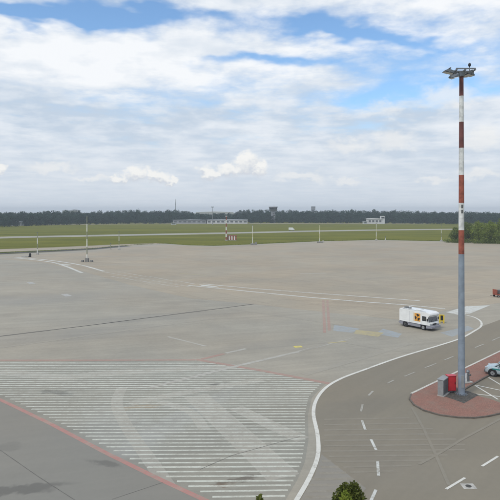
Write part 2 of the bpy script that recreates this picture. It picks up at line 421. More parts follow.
apron_pix = [(-260, 268), (-60, 257.5), (0, 254.5), (60, 251.6), (95, 249.6), (128, 246.2), (165, 243.6), (188, 245.4), (215, 245.9), (250, 244.5), (320, 241.3), (376, 240.1), (440, 241.2), (500, 243.5), (600, 248), (900, 262), (1500, 330), (1500, 590), (-900, 590)]
apron = structure(sheet('apron', [gp(*p) for p in apron_pix], Z_APR, M['apron']))
taxi_pix = [(-50, 258.6), (0, 256.4), (60, 253.5), (96, 251.5), (130, 247.5), (166, 244.6), (188, 246.2), (215, 246.7), (250, 245.2), (320, 241.9), (376, 240.7), (440, 241.8), (500, 244.2), (640, 252), (900, 285), (700, 292), (500, 303), (455, 309), (400, 320), (330, 313), (255, 304.5), (190, 298.5), (130, 285), (85, 272), (40, 262), (0, 259.5), (-50, 261)]
taxi = structure(sheet('concrete_taxiway', [gp(*p) for p in taxi_pix], Z_TAX, M['taxi']))
strip('drain_channel', [gp(*p) for p in [(-60, 256.6), (0, 253.6), (60, 250.9), (94, 249.0), (126, 246.0)]], 5.5, Z_TAX + .004, M['grate'], apron)

edge_pix = [(276, 532), (297, 500), (311, 475), (318, 455), (317.5, 435), (313.5, 414), (316.5, 400), (326, 388), (341, 379), (362, 371), (400, 357.5), (440, 345.5), (461, 338.5), (474, 331.5), (481, 326.5), (480.5, 321.5), (474, 317.5), (464, 315)]
edge_g = smooth_path([gp(*p) for p in edge_pix], 8)
road_poly = [p for p in edge_g if p.y < gp(0, 327).y + 0.01][:8 * 14 + 1] + [gp(500, 320), (58, 100, 0), (100, 80, 0), (70, 21.6, 0), gp(250, 592)]
road = structure(sheet('service_road', road_poly, Z_ASP, M['asphalt']))
sheet('old_asphalt', [gp(*p) for p in [(321.5, 455), (366, 489), (340, 520), (288, 520), (301, 500), (315, 475)]], Z_OLD, M['asphalt_old'], road)
structure(sheet('planting_bed', [(-60, 6), (60, 6), (60, 20.6), (-60, 20.6)], 0.05, M['grass']))

# ------------------------------------------------------------------ painted markings
ZA, ZT, ZR = Z_APR + .004, Z_TAX + .004, Z_ASP + .005      # paint on apron, taxiway, road
strip('edge_line', edge_g, 0.27, ZR + .0025, M['edge_paint'], road)
sheet('dark_slab_area', [gp(*p) for p in [(-120, 351), (-90, 362.5), (-30, 386), (0, 400), (50, 424), (105, 453), (160, 480), (214, 505), (290, 540), (250, 588), (-700, 588), (-700, 420)]], Z_APR + .003, M['apron_dark'], apron)
for pix, wd in (([(122, 388), (117, 400), (119, 412), (130, 432), (148, 458), (168, 487)], .9), ([(196, 396), (222, 420), (252, 448), (284, 478)], 2.0), ([(160, 402), (190, 412), (205, 430)], .8), ([(0, 372), (60, 377), (130, 372), (236, 366.5)], 1.6), ([(130, 404), (190, 392), (262, 380)], 1.1), ([(236, 408), (268, 424), (303, 440)], 1.2)):
    MARK_N[0] += 1
    strip('swept_band', smooth_path([gp(*p) for p in pix], 6), wd, ZA - .0024 + .0001 * MARK_N[0], M['band_apron'], apron)
sheet('hatch_ground', [gp(*p) for p in [(-90, 362.6), (195, 361.2), (262, 372.2), (325, 384.5), (312, 398), (308, 415), (308.5, 440), (305, 462), (297, 481), (284, 503), (214, 503), (160, 479), (105, 452), (50, 423), (0, 399), (-30, 385)]], Z_APR + .0012, M['hatch_ground'], apron)
# hatched no-parking area, one stripe at a time
left_edge = [(-120, 361), (-60, 374), (0, 397.5), (50, 421), (105, 450), (160, 477), (212, 500)]
right_edge = [(195, 361), (262, 372), (322, 383.5), (309, 397), (305, 415), (305.5, 440), (302, 462), (294, 481), (284, 500)]
def x_at(poly, y):
    for a, b in zip(poly, poly[1:]):
        if min(a[1], b[1]) <= y <= max(a[1], b[1]) and a[1] != b[1]:
            return a[0] + (b[0] - a[0]) * (y - a[1]) / (b[1] - a[1])
    return None
Yc = gp(0, 497.5).y
while True:
    y = YH + F * H / Yc
    if y < 362: break
    xl = x_at(left_edge, y); xr = x_at(right_edge, y)
    if xl is not None and xr is not None and xr - xl > 5:
        g0, g1 = gp(xl + 6, y), gp(xr, y); g1.y += random.uniform(-.05, .05) + 0.12
        n = 6
        strip('hatch_stripe', [g0.lerp(g1, k / n) for k in range(n + 1)], 0.19 + random.uniform(-.02, .02), ZA, M['hatch_paint'], apron)
    Yc += 0.555
pline('red_line', [(-90, 362.5), (-30, 386), (0, 400), (50, 424), (105, 453), (160, 480), (214, 505), (260, 525)], .34, ZA, M['red_paint'], apron)
pline('red_line', [(-60, 360.6), (100, 360.6), (195, 360.2)], .5, ZA, M['red_faint'], apron)
pline('red_line', [(196, 359.8), (262, 371), (330, 384)], .55, ZA, M['red_faint'], apron)
pline('red_line', [(202, 359.5), (224, 354)], .5, ZA, M['red_faint'], apron)
pline('white_line', [(226, 353.4), (246, 349)], .45, ZA, M['faint_apron'], apron)
pline('white_line', [(168, 337), (206, 346.5)], .35, ZA, M['faint_apron'], apron)
pline('white_line', [(238, 366), (296, 352.5), (350, 338.5)], .5, ZA, M['faint_apron'], apron)
pline('white_line', [(150, 388), (238, 366)], .5, ZA, M['faint_apron'], apron)
pline('white_line', [(304, 375), (360, 359), (410, 343.5)], .8, ZA, M['ghost_apron'], apron)
pline('white_line', [(300, 352), (330, 343), (350, 338)], .4, ZA, M['ghost_apron'], apron)
pline('white_line', [(0, 348), (60, 340), (130, 330), (220, 318)], .5, ZA, M['ghost_apron'], apron)
pline('white_line', [(230, 309), (300, 319), (345, 326)], .5, ZA, M['ghost_apron'], apron)
pline('white_line', [(345, 343), (380, 349), (420, 354)], .4, ZA, M['ghost_apron'], apron)
for a, b in (((323.3, 300.5), (324.6, 333)), ((327.4, 300.5), (329.4, 331))):
    pline('red_line', [a, b], .38, ZA, M['red_faint'], apron)
sheet('blue_marking', [gp(*p) for p in [(334, 325), (360, 329), (352, 333), (333, 331)]], ZA + 0.00013, M['blue_paint'], apron)
sheet('blue_marking', [gp(*p) for p in [(383, 329), (402, 334), (398, 338), (375, 334)]], ZA + 0.00025, M['blue_paint'], apron)
sheet('blue_marking', [gp(*p) for p in [(440, 333), (468, 326), (474, 329), (452, 337)]], ZA + 0.00037, M['blue_paint'], apron)
sheet('yellow_marking', [gp(*p) for p in [(356, 330), (384, 333), (378, 337), (354, 334)]], ZA + 0.00048, M['yellow_faint'], apron)
pline('yellow_marking', [(328, 343.5), (346, 341.5)], .35, ZA, M['yellow_faint'], apron)
pline('yellow_marking', [(294, 347.2), (302, 346.8)], .75, ZA, M['yellow_paint'], apron)
# taxiway lines
pline('taxi_line', [(188.5, 285.5), (250, 291.7), (310, 297.6), (360, 301.8), (405, 305), (445, 309)], .6, ZT, M['white_taxi'], taxi)
pline('taxi_line', [(203, 284), (250, 288.4), (310, 293), (360, 296.6), (420, 301)], .5, ZT, M['white_taxi'], taxi)
sheet('white_marking', [gp(*p) for p in [(199, 284.6), (216, 286.4), (219, 287.6), (202, 286)]], ZT + 0.00060, M['white_taxi'], taxi)
pline('taxi_line', [(-10, 257.9), (18, 258.4), (50, 262), (66, 266.5), (82, 273)], .8, ZT, M['white_taxi'], taxi, True)
pline('taxi_line', [(14, 257.2), (50, 260.4), (80, 265), (104, 271.5)], .8, ZT, M['white_taxi'], taxi, True)
pline('taxi_line', [(80, 265.4), (117, 265.0)], .9, ZT, M['faint_taxi'], taxi)
pline('taxi_line', [(62, 264.2), (70, 265.4)], 1.3, ZT, M['white_taxi'], taxi)
for r0, r1 in (((106, 272.2), (192, 287.0)), ((112, 276.5), (180, 287.4)), ((118, 272.0), (196, 284.2))):
    for k in range(15):
        t0, t1 = k / 15, k / 15 + .035
        pline('taxi_dash', [(r0[0] + (r1[0] - r0[0]) * t, r0[1] + (r1[1] - r0[1]) * t) for t in (t0, t1)], .8, ZT, M['faint_taxi'], taxi)
pline('yellow_marking', [(180, 273.6), (206, 275.5)], .7, ZT, M['yellow_faint_taxi'], taxi)
pline('white_marking', [(300, 274), (326, 273.2)], .9, ZT, M['faint_taxi'], taxi)
sheet('white_marking', [gp(*p) for p in [(446, 312.5), (467, 306.2), (490, 305.6), (470, 313.8), (458, 315)]], ZT + 0.00072, M['white_taxi'], taxi)
# slot drain and sealed joints
pline('slot_drain', [(-40, 341.3), (0, 336.6), (100, 324.3), (200, 311.3), (254, 304.2)], .24, ZA + .001, M['tar'], apron)
for pix, wd in (([(-20, 438), (0, 450.5), (38, 477), (80, 504)], .04), ([(112, 500), (163, 483)], .025), ([(200, 470), (232, 456), (300, 437)], .03)):
    pline('sealed_joint', pix, wd, ZA + .001, M['sealant'], apron)
# lane dashes on the service road
dashes = [((362.6, 405), (361, 412)), ((362, 421), (365.3, 430.5)), ((371, 440), (376, 450.5)), ((377.6, 462), (378.6, 476.5)), ((376, 490.5), (369, 506)), ((373, 391.5), (368.6, 396)),
          ((387, 384), (394, 380.5)), ((404.5, 376.8), (415, 372.6)), ((425, 368.2), (436, 364)), ((444.5, 360.4), (453.5, 356.8)), ((475, 348), (484, 344.4)), ((492, 341), (500, 337.4))]
for k, (a, b) in enumerate(dashes):
    pline('lane_dash', [a, b], .17, ZR, M['white_asphalt'] if a[1] > 415 else M['faint_asphalt'], road)
for a, b in (((446, 490), (465, 478.6)), ((482, 467), (498, 457)), ((512, 449), (528, 440))):
    pline('lane_dash', [a, b], .15, ZR, M['edge_paint'], road)
# ghost of removed hatching (under every newer line)
def strip_g(name, pix, width, z, mat, parent): return strip(name, [gp(*p) for p in pix], width, z - .0008, mat, parent)
for k in range(11):
    y = 420 + k * 5.3; xl = 322 + (2 if y < 450 else 0) + max(0, (y - 452) * 1.35); xr = 405 + min(60, max(0, (y - 418) * 2.2)) - max(0, (y - 452) * 3.4)
    strip_g('ghost_stripe', [(xl, y), (xr, y - 1.5)], .22, ZR, M['ghost_asphalt'], road)
for k in range(7):
    y = 462 + k * 6.0
    strip('ghost_stripe', [gp(314 - k * 1.5 if k > 2 else 322 - k, y), gp(min(331 + k * 7.5, 366 - max(0, k - 4) * 9), y - .6)], .28, Z_OLD + .0022, M['old_ghost'], road)
pline('ghost_line', [(412, 408), (424, 430), (436, 456), (449, 486)], .20, ZR, M['ghost_asphalt'], road)
pline('ghost_line', [(419, 465), (436, 456), (462, 440), (505, 417)], .20, ZR, M['ghost_asphalt'], road)

# manhole cover in the road
g = gp(468.5, 487)
mh = tag(empty('manhole_cover', (g.x, g.y, Z_ASP)), 'small pale square manhole surround with dark lid in the road', 'manhole')
bm = bmesh.new(); bx(bm, -.36, .36, -.30, .30, 0, .012, .004); from_bm('concrete_surround', bm, M['kerb'], mh)
bm = bmesh.new(); cone(bm, (0, 0, .012), (0, 0, .022), .16, .155, 20); from_bm('lid', bm, M['tar'], mh)

# ------------------------------------------------------------------ traffic island with kerb
KH = 0.13
isl_pix = [(411.5, 395), (430, 386), (450, 376.5), (475, 364.5), (500, 352.3), (540, 333), (540, 344), (515, 360.5), (489.5, 376), (476, 383.5), (462.5, 391.5), (463.5, 394.5), (478, 397.5), (490, 400.5), (502, 405), (520, 411), (508, 412.5), (500, 414.6), (488, 417.4), (474, 419), (458, 418.6), (440, 416.2), (424, 411.6), (414, 406), (409.5, 400)]
isl = [gp(*p) for p in isl_pix]
bm = bmesh.new()
vb = [bm.verts.new((p.x, p.y, 0.0)) for p in isl]; vt = [bm.verts.new((p.x, p.y, KH)) for p in isl]
bm.faces.new(vt)
for i in range(len(isl)): bm.faces.new((vb[i], vb[(i + 1) % len(isl)], vt[(i + 1) % len(isl)], vt[i]))
bmesh.ops.triangulate(bm, faces=[f for f in bm.faces if len(f.verts) > 4])
island = structure(from_bm('traffic_island', bm, M['paver']))
def kerb(name, pix, wd, z1, mat, parent):
    g_ = [gp(*p) for p in pix]; bm_ = bmesh.new(); n_ = len(g_); R_ = []
    for i, p in enumerate(g_):
        a = g_[max(0, i - 1)]; b = g_[min(n_ - 1, i + 1)]; t = (b - a).normalized(); nr = Vector((-t.y, t.x, 0)) * wd / 2
        R_.append([bm_.verts.new((p.x + s * nr.x, p.y + s * nr.y, zz)) for s, zz in ((1, 0), (1, z1), (-1, z1), (-1, 0))])
    for i in range(n_ - 1):
        for k in range(3): bm_.faces.new((R_[i][k], R_[i][k + 1], R_[i + 1][k + 1], R_[i + 1][k]))
    bm_.faces.new(R_[0]); bm_.faces.new(R_[-1])
    return from_bm(name, bm_, mat, parent)
M['kerb_dark'] = mk('weathered_kerb', (0.13, 0.11, 0.09), .9, .25, 3, worldspace=True)
M['kerb_white'] = mk('pale_kerb', (0.52, 0.50, 0.44), .85, .15, 3, worldspace=True)
kerb('kerb', isl_pix[0:6], .20, KH + .012, M['kerb_white'], island)
kerb('kerb', isl_pix[7:11], .14, KH + .010, M['kerb_dark'], island)
kerb('kerb', isl_pix[16:25] + [isl_pix[0]], .12, KH + .006, M['kerb_dark'], island)
for pix in ([(475, 386), (498, 400)], [(475.5, 385.6), (504, 391.6)], [(488.5, 378), (506, 388.5)], [(464, 393.3), (492, 396.4), (510, 398)]):
    pline('parking_line', pix, .14, ZR, M['edge_paint'], road)

# ------------------------------------------------------------------ general object materials
M['mast_grey'] = mk('galvanised_mast', (0.27, 0.315, 0.37), .5, .12, 1.5, metal=.25)
M['mast_red'] = mk('mast_red', (0.29, 0.080, 0.050), .55, .3, 3.0)
M['mast_dark'] = mk('mast_dark_red', (0.15, 0.05, 0.042), .55, .25, 1.5)
M['mast_white'] = mk('mast_white', (0.64, 0.64, 0.62), .5, .22, 3.0)
M['steel'] = mk('dull_steel', (0.20, 0.21, 0.22), .5, .2, 4, metal=.6)
M['lamp_body'] = mk('lamp_housing', (0.15, 0.165, 0.18), .5, .2, 4, metal=.3)
M['black'] = mk('black_plastic', (0.02, 0.02, 0.022), .5, .2, 4)
M['rubber'] = mk('tyre_rubber', (0.02, 0.02, 0.02), .85, .2, 4)
M['concrete'] = mk('cast_concrete', (0.40, 0.39, 0.36), .9, .15, 2.5, bump=.3)
M['concrete_dark'] = mk('dark_concrete', (0.22, 0.215, 0.20), .9, .2, 2.5, bump=.3)
M['red_metal'] = mk('red_enamel', (0.52, 0.025, 0.035), .4, .12, 3, coat=.2)
M['cab_grey'] = mk('grey_cabinet', (0.27, 0.28, 0.275), .6, .12, 2.5)
M['cab_dark'] = mk('grey_cabinet_door', (0.12, 0.125, 0.125), .6, .15, 2.5)
M['van_white'] = mk('van_white', (0.78, 0.78, 0.75), .35, .05, 1.2, coat=.3)
M['van_grey'] = mk('van_skirt', (0.26, 0.26, 0.29), .5, .12, 2)
M['orange'] = mk('orange_panel', (0.72, 0.33, 0.055), .45, .1, 2)
M['cream'] = mk('cream_panel', (0.72, 0.63, 0.48), .45, .06, 2)
M['yellow'] = mk('yellow_enamel', (0.66, 0.48, 0.05), .45, .12, 3)
M['car_paint'] = mk('car_pale_silver', (0.42, 0.50, 0.52), .28, .04, 1.5, metal=.15, coat=.6)
M['teal'] = mk('teal_stripe', (0.03, 0.25, 0.23), .35, .08, 2)
M['rim'] = mk('wheel_rim', (0.50, 0.51, 0.52), .35, .1, 4, metal=.7)
def glass_mat(name, col):
    m, t, b = base_mat(name); n = t.noise(obj_pos(t), 2.0, 3, .5)
    t.l.new(t.mix(n, tuple(c * .7 for c in col), col), b.inputs['Base Color'])
    b.inputs['Roughness'].default_value = .06; b.inputs['Specular IOR Level'].default_value = .8; b.inputs['Coat Weight'].default_value = .5
    return m
M['glass'] = glass_mat('tinted_glass', (.025, .03, .033))
M['far_glass'] = glass_mat('far_window_glass', (.13, .14, .15))
M['lamp_glass'] = glass_mat('lamp_glass', (.45, .47, .48))
M['red_lamp'] = glass_mat('red_lamp', (.25, .02, .02))

# ------------------------------------------------------------------ floodlight mast
g = gp(461.4, 396); mx_, my_ = g.x, g.y
mast = tag(empty('floodlight_mast', (mx_, my_, KH)), 'tall red and white banded floodlight mast with grey lower shaft on the paved island', 'light mast')
SC = my_ / F
def mz(py): return H - (py - YH) * SC - KH
r_of = lambda z: 0.275 - (0.275 - 0.165) * min(1, z / 26.5)
bands = [(254, 397, 'mast_grey'), (230, 254, 'mast_red'), (203, 230, 'mast_white'), (175, 203, 'mast_red'), (148, 175, 'mast_white'), (122, 148, 'mast_dark'), (96, 122, 'mast_white'), (72.5, 96, 'mast_dark')]
for (t_, b_, mm) in bands:
    z0, z1 = max(0.02, mz(b_)), mz(t_)
    tube('shaft_section', (0, 0, z0), (0, 0, z1), r_of(z0), r_of(z1), M[mm], mast, 28)
zt = mz(72.5)
for zz in (4.2, 8.4):
    bm = bmesh.new(); cone(bm, (0, 0, zz), (0, 0, zz + .05), r_of(zz) + .008, r_of(zz) + .008, 28); from_bm('weld_seam', bm, M['mast_grey'], mast)
bm = bmesh.new(); cone(bm, (0, 0, 0), (0, 0, .05), .47, .47, 24)
for k in range(12):
    a = k * math.tau / 12; cone(bm, (.40 * math.cos(a), .40 * math.sin(a), .05), (.40 * math.cos(a), .40 * math.sin(a), .13), .03, .03, 8)
from_bm('base_flange', bm, M['steel'], mast)
box('access_door', (-.10, .10, -.285, -.23, .6, 1.6), M['cab_grey'], mast, .01)
for zz in (mz(206.5), mz(211.5)):      # dark stencilled marks on a white band, too small to read
    box('stencil_mark', (-.09, .05, -r_of(zz) - .006, -r_of(zz) + .02, zz - .14, zz + .14), M['cab_dark'], mast, 0)
bm = bmesh.new()
bx(bm, -.62, 1.0, -.07, .07, zt - .02, zt + .14); bx(bm, -.62, .95, -.55, -.45, zt + .14, zt + .24); bx(bm, -.62, .95, .45, .55, zt + .14, zt + .24)
for xx in (-.6, .1, .88): bx(bm, xx, xx + .09, -.55, .55, zt + .06, zt + .16)
cone(bm, (0, 0, zt - .35), (0, 0, zt + .02), .24, .30, 20)
from_bm('head_frame', bm, M['steel'], mast)
def floodlight(loc, rz, tilt, sx=1.0):
    bm_ = bmesh.new()
    # housing: wedge, deep at the back
    p = [(-.36, -.02), (-.30, .22), (.10, .26), (.38, .06), (.40, .0)]
    vv = [[bm_.verts.new((x * sx, yy, z)) for x, z in p] for yy in (-.30, .30)]
    bm_.faces.new(vv[0]); bm_.faces.new(vv[1][::-1])
    for i in range(5): bm_.faces.new((vv[0][i], vv[0][(i + 1) % 5], vv[1][(i + 1) % 5], vv[1][i]))
    bmesh.ops.bevel(bm_, geom=bm_.edges[:], offset=.025, segments=2, affect='EDGES')
    o = from_bm('floodlight', bm_, M['lamp_body'], mast)
    o.location = loc; o.rotation_euler = (0, tilt, rz)
    box('lens', (-.32 * sx, .36 * sx, -.26, .26, -.028, -.014), M['lamp_glass'], o, .004)
    bm2 = bmesh.new(); bx(bm2, -.04, .04, -.34, -.31, -.02, .34); bx(bm2, -.04, .04, .31, .34, -.02, .34); bx(bm2, -.04, .04, -.34, .34, .34, .38)
    from_bm('bracket', bm2, M['steel'], o)
floodlight((-1.10, -.1, zt - .06), math.pi, -.22, 1.05)
floodlight((-.55, -.55, zt - .48), math.pi * 1.15, .22, 1.05)
floodlight((-.35, .6, zt - .22), math.pi * .75, .2)
floodlight((.72, .25, zt - .16), .35, .15, .9)
floodlight((.45, .65, zt - .12), 1.1, .15, .9)
for dm in ((-1.15, -.3, -.14, -.06, zt + .02, zt + .09), (-.6, -.5, -.55, -.05, zt - .15, zt - .08), (.5, .95, .1, .2, zt + .0, zt + .07)): box('lamp_arm', dm, M['steel'], mast)
bm = bmesh.new(); cone(bm, (.66, 0, zt + .1), (.66, 0, zt + .52), .025, .02, 8); from_bm('beacon_stem', bm, M['black'], mast)
bm = bmesh.new(); bmesh.ops.create_uvsphere(bm, u_segments=12, v_segments=8, radius=.11, matrix=Matrix.Translation((.66, 0, zt + .62)) @ Matrix.Diagonal((1, 1, 1.5, 1)))
from_bm('obstruction_beacon', bm, M['black'], mast, smooth=True)

# dark square of gravel round the mast foot
sq = [gp(*p) for p in [(441, 396.5), (455, 388.5), (479, 396.5), (464, 405)]]
sheet('gravel_square', sq, KH + .006, M['dark_ground'], island)

# red cabinet, grey cabinet and concrete post by the mast
g = gp(451, 394)
rc = tag(empty('red_cabinet', (g.x, g.y, KH), .12), 'bright red upright equipment box standing just left of the mast foot', 'cabinet')
k = g.y / F
box('body', (-.34, .34, -.22, .22, .18, 1.38), M['red_metal'], rc, .03)
bm = bmesh.new(); bx(bm, -.37, .37, -.26, .26, 1.38, 1.44, .02); from_bm('lid', bm, M['red_metal'], rc)
box('door', (-.29, .29, -.238, -.221, .25, 1.30), M['red_metal'], rc, .006)
box('handle', (.20, .24, -.275, -.238, .75, .92), M['black'], rc, .008)
for sx in (-.28, .22): box('foot', (sx, sx + .06, -.18, .18, 0, .18), M['steel'], rc)
g = gp(443.2, 396.2)
gc = tag(empty('grey_cabinet', (g.x, g.y, KH), 0.9), 'plain grey electrical cabinet with pale end panel, left of the red box', 'cabinet')
bm = bmesh.new(); bx(bm, -.55, .75, -.20, .26, .08, 1.30, .02); from_bm('body', bm, M['cab_grey'], gc)
box('plinth', (-.57, .77, -.28, .28, 0, .08), M['concrete'], gc)
for x0 in (-.5, .13): 
    d = box('door', (x0, x0 + .58, -.216, -.202, .16, 1.22), M['cab_dark'], gc, .004); box('handle', (x0 + .48, x0 + .51, -.24, -.216, .7, .85), M['black'], d)
bm = bmesh.new(); bx(bm, -.59, .79, -.25, .31, 1.30, 1.35, .012); from_bm('roof', bm, M['cab_grey'], gc)
g = gp(467, 384)
cp = tag(empty('hydrant', (g.x, g.y, KH), .3), 'short grey hydrant post on a pale concrete foot, just right of the mast', 'hydrant')
box('foot', (-.42, .42, -.26, .26, 0, .10), M['concrete'], cp, .02)
bm = bmesh.new(); cone(bm, (.1, 0, .1), (.1, 0, .95), .13, .12, 14); cone(bm, (.1, 0, .95), (.1, 0, 1.08), .17, .09, 14); cone(bm, (.1, -.26, .72), (.1, .26, .72), .06, .06, 10)
from_bm('post', bm, M['steel'], cp)
box('plate', (-.30, -.02, -.06, .0, .1, .80), M['mast_white'], cp, .01)
bm = bmesh.new(); cone(bm, (.1, -.33, .72), (.1, -.26, .72), .085, .085, 8); from_bm('cap', bm, M['cab_dark'], cp)

# ------------------------------------------------------------------ wheels
def wheel(parent, loc, r, wd, name='wheel'):
    sides = (-1,) if loc[1] < 0 else (1,)
    bm_ = bmesh.new(); cone(bm_, (0, -wd / 2, 0), (0, wd / 2, 0), r, r, 28)
    bmesh.ops.bevel(bm_, geom=[e for e in bm_.edges if abs(e.verts[0].co.y - e.verts[1].co.y) < 1e-5], offset=min(.04, wd * .2), segments=2, affect='EDGES')
    w_ = from_bm(name, bm_, M['rubber'], parent); w_.location = loc
    bm_ = bmesh.new()
    for s in sides:
        cone(bm_, (0, s * (wd / 2 - .03), 0), (0, s * (wd / 2 + .006), 0), r * .62, r * .58, 20)
    from_bm('rim', bm_, M['rim'], w_)
    bm_ = bmesh.new()
    for s in sides:
        cone(bm_, (0, s * (wd / 2), 0), (0, s * (wd / 2 + .025), 0), r * .2, r * .14, 12)
        for q in range(5):
            a = q * math.tau / 5; cone(bm_, (r * .4 * math.cos(a), s * wd / 2, r * .4 * math.sin(a)), (r * .4 * math.cos(a), s * (wd / 2 + .009), r * .4 * math.sin(a)), r * .11, r * .11, 8)
    from_bm('hub', bm_, M['cab_dark'], w_)
    return w_

# ------------------------------------------------------------------ white service van (nose along local +X, near flank is local -Y)
VL, VW, VH = 4.75, 2.02, 2.30
rear = gp(399.2, 325.6); phi = math.radians(-53)
hd = Vector((math.cos(phi), math.sin(phi), 0)); lf = Vector((-hd.y, hd.x, 0))
base = rear + lf * (VW / 2)
van = tag(empty('service_van', (base.x, base.y, Z_APR), phi), 'white box-bodied service van with grey skirt and orange-black emblem parked on the apron', 'van')
def loft_profile(prof, y0, y1, bev, segs=2):
    bm_ = bmesh.new(); vv = [[bm_.verts.new((x, yy, z)) for x, z in prof] for yy in (y0, y1)]; n_ = len(prof)
    bm_.faces.new(vv[0]); bm_.faces.new(vv[1][::-1])
    for i in range(n_): bm_.faces.new((vv[0][i], vv[0][(i + 1) % n_], vv[1][(i + 1) % n_], vv[1][i]))
    if bev: bmesh.ops.bevel(bm_, geom=bm_.edges[:], offset=bev, segments=segs, affect='EDGES')
    return bm_
hw = VW / 2
from_bm('body', loft_profile([(0.0, .66), (0, VH - .12), (.12, VH), (4.15, VH - .02), (4.60, VH - .16), (4.66, VH - .36), (4.30, 1.70), (4.42, 1.02), (4.60, .95), (4.62, .66)], -hw, hw, .04), M['van_white'], van)
from_bm('skirt', loft_profile([(.04, .28), (.04, .655), (3.24, .655), (3.24, .28)], -hw + .02, hw - .02, .02), M['van_grey'], van)
from_bm('front_skirt', loft_profile([(4.06, .28), (4.06, .655), (4.62, .655), (4.66, .34)], -hw + .02, hw - .02, .02), M['van_grey'], van)
bm = bmesh.new()
p0, p1 = Vector((4.30, 0, 1.66)), Vector((4.415, 0, 1.06)); sl = p1 - p0; nrm = Vector((-sl.z, 0, sl.x)).normalized()
q = [Vector((p0.x, -hw + .10, p0.z)), Vector((p0.x, hw - .10, p0.z)), Vector((p1.x, hw - .08, p1.z)), Vector((p1.x, -hw + .08, p1.z))]
v0 = [bm.verts.new(p + nrm * .016) for p in q]; v1 = [bm.verts.new(p - nrm * .03) for p in q]
bm.faces.new(v0); bm.faces.new(v1[::-1])
for i in range(4): bm.faces.new((v0[i], v0[(i + 1) % 4], v1[(i + 1) % 4], v1[i]))
from_bm('windscreen', bm, M['glass'], van)
for y_ in (-.45, .45):                               # wipers
    bm = bmesh.new(); cone(bm, (4.45, y_, 1.04), (4.37, y_ + .38, 1.42), .012, .010, 6); from_bm('wiper', bm, M['black'], van)
box('roof_rail', (.5, 4.0, -hw + .05, -hw + .09, VH + .01, VH + .04), M['cab_grey'], van, 0)
box('roof_rail', (.5, 4.0, hw - .09, hw - .05, VH + .01, VH + .04), M['cab_grey'], van, 0)
for xs_ in (1.62, 3.36):
    for s in (-1, 1): box('panel_seam', (xs_, xs_ + .018, s * hw - .004, s * hw + .004, .70, 2.14), M['van_grey'], van, 0)
box('bumper', (4.60, 4.86, -hw + .06, hw - .06, .34, .62), M['van_grey'], van, .04)
box('grille', (4.60, 4.635, -.42, .42, .70, .90), M['black'], van, .008)
for s in (-1, 1):
    box('headlight', (4.59, 4.64, s * .72 - .17, s * .72 + .17, .70, .90), M['lamp_glass'], van, .02)
    mr = box('mirror', (4.32, 4.42, s * (hw + .14) - .08, s * (hw + .14) + .08, 1.22, 1.56), M['black'], van, .03)
    box('mirror_arm', (4.34, 4.39, min(s * (hw - .05), s * (hw + .1)), max(s * (hw - .05), s * (hw + .1)), 1.30, 1.36), M['black'], mr)
    wf = box('window', (3.52, 4.14, s * (hw + .004) - .010, s * (hw + .004) + .010, 1.18, 1.76), M['black'], van, .006)
    box('pane', (3.57, 4.09, s * (hw + .016) - .004, s * (hw + .016) + .004, 1.23, 1.71), M['glass'], wf, 0)
    box('tail_lamp', (-.02, .0, s * .85 - .07, s * .85 + .07, .80, 1.15), M['red_lamp'], van, .004)
    em = box('emblem_panel', (2.16, 3.28, s * (hw + .004) - .008, s * (hw + .004) + .008, .98, 2.02), M['cream'], van, 0)
    bm = bmesh.new(); bx(bm, 2.40, 3.24, s * (hw + .012) - .003, s * (hw + .012) + .003, 1.0, 2.0); from_bm('emblem_field', bm, M['orange'], em)
    for a0 in (75, 195, 315):                       # three black wings of the emblem
        bm = bmesh.new(); yy = s * (hw + .019); cx, cz = 2.82, 1.50; ring = []
        pts_ = [(cx + .08 * math.cos(math.radians(a0)), cz + .08 * math.sin(math.radians(a0)))] + [(cx + .40 * math.cos(math.radians(a0 + d_)), cz + .44 * math.sin(math.radians(a0 + d_))) for d_ in (-38, -20, 0, 20, 38)]
        bm.faces.new([bm.verts.new((x_, yy, z_)) for x_, z_ in pts_]); r_ = bmesh.ops.extrude_face_region(bm, geom=bm.faces[:])
        for e in r_['geom']:
            if isinstance(e, bmesh.types.BMVert): e.co.y -= s * .004
        from_bm('emblem_wing', bm, M['black'], em)
    box('side_rail', (.06, 4.55, s * (hw + .006) - .012, s * (hw + .006) + .012, .67, .71), M['van_grey'], van, .004)
    box('locker_hatch', (.30, 1.55, s * (hw + .003) - .006, s * (hw + .003) + .006, .92, 1.95), M['van_white'], van, .004)
    for xw in (.95, 3.65): wheel(van, (xw, s * (hw - .14), .34), .34, .24)
    bm = bmesh.new(); cone(bm, (.95, s * (hw - .10), .34), (.95, s * (hw - .014), .34), .40, .40, 24); from_bm('wheel_arch', bm, M['black'], van)
    box('wheel_well', (3.245, 4.055, s * .72 - .12, s * .72 + .05, .34, .655), M['black'], van, 0)
box('rear_door', (-.014, -.002, -.9, -.01, .80, 2.12), M['van_white'], van, .004)
box('rear_door', (-.014, -.002, .01, .9, .80, 2.12), M['van_white'], van, .004)
box('rear_bumper', (-.14, .04, -.95, .95, .36, .52), M['van_grey'], van, .02)
box('roof_vent', (.20, .62, -.3, .2, VH, VH + .12), M['cab_dark'], van, .03)
box('roof_vent', (.85, 1.2, -.3, .1, VH, VH + .10), M['cab_dark'], van, .03)
box('roof_hatch', (2.1, 2.8, -.4, .4, VH, VH + .07), M['van_white'], van, .03)

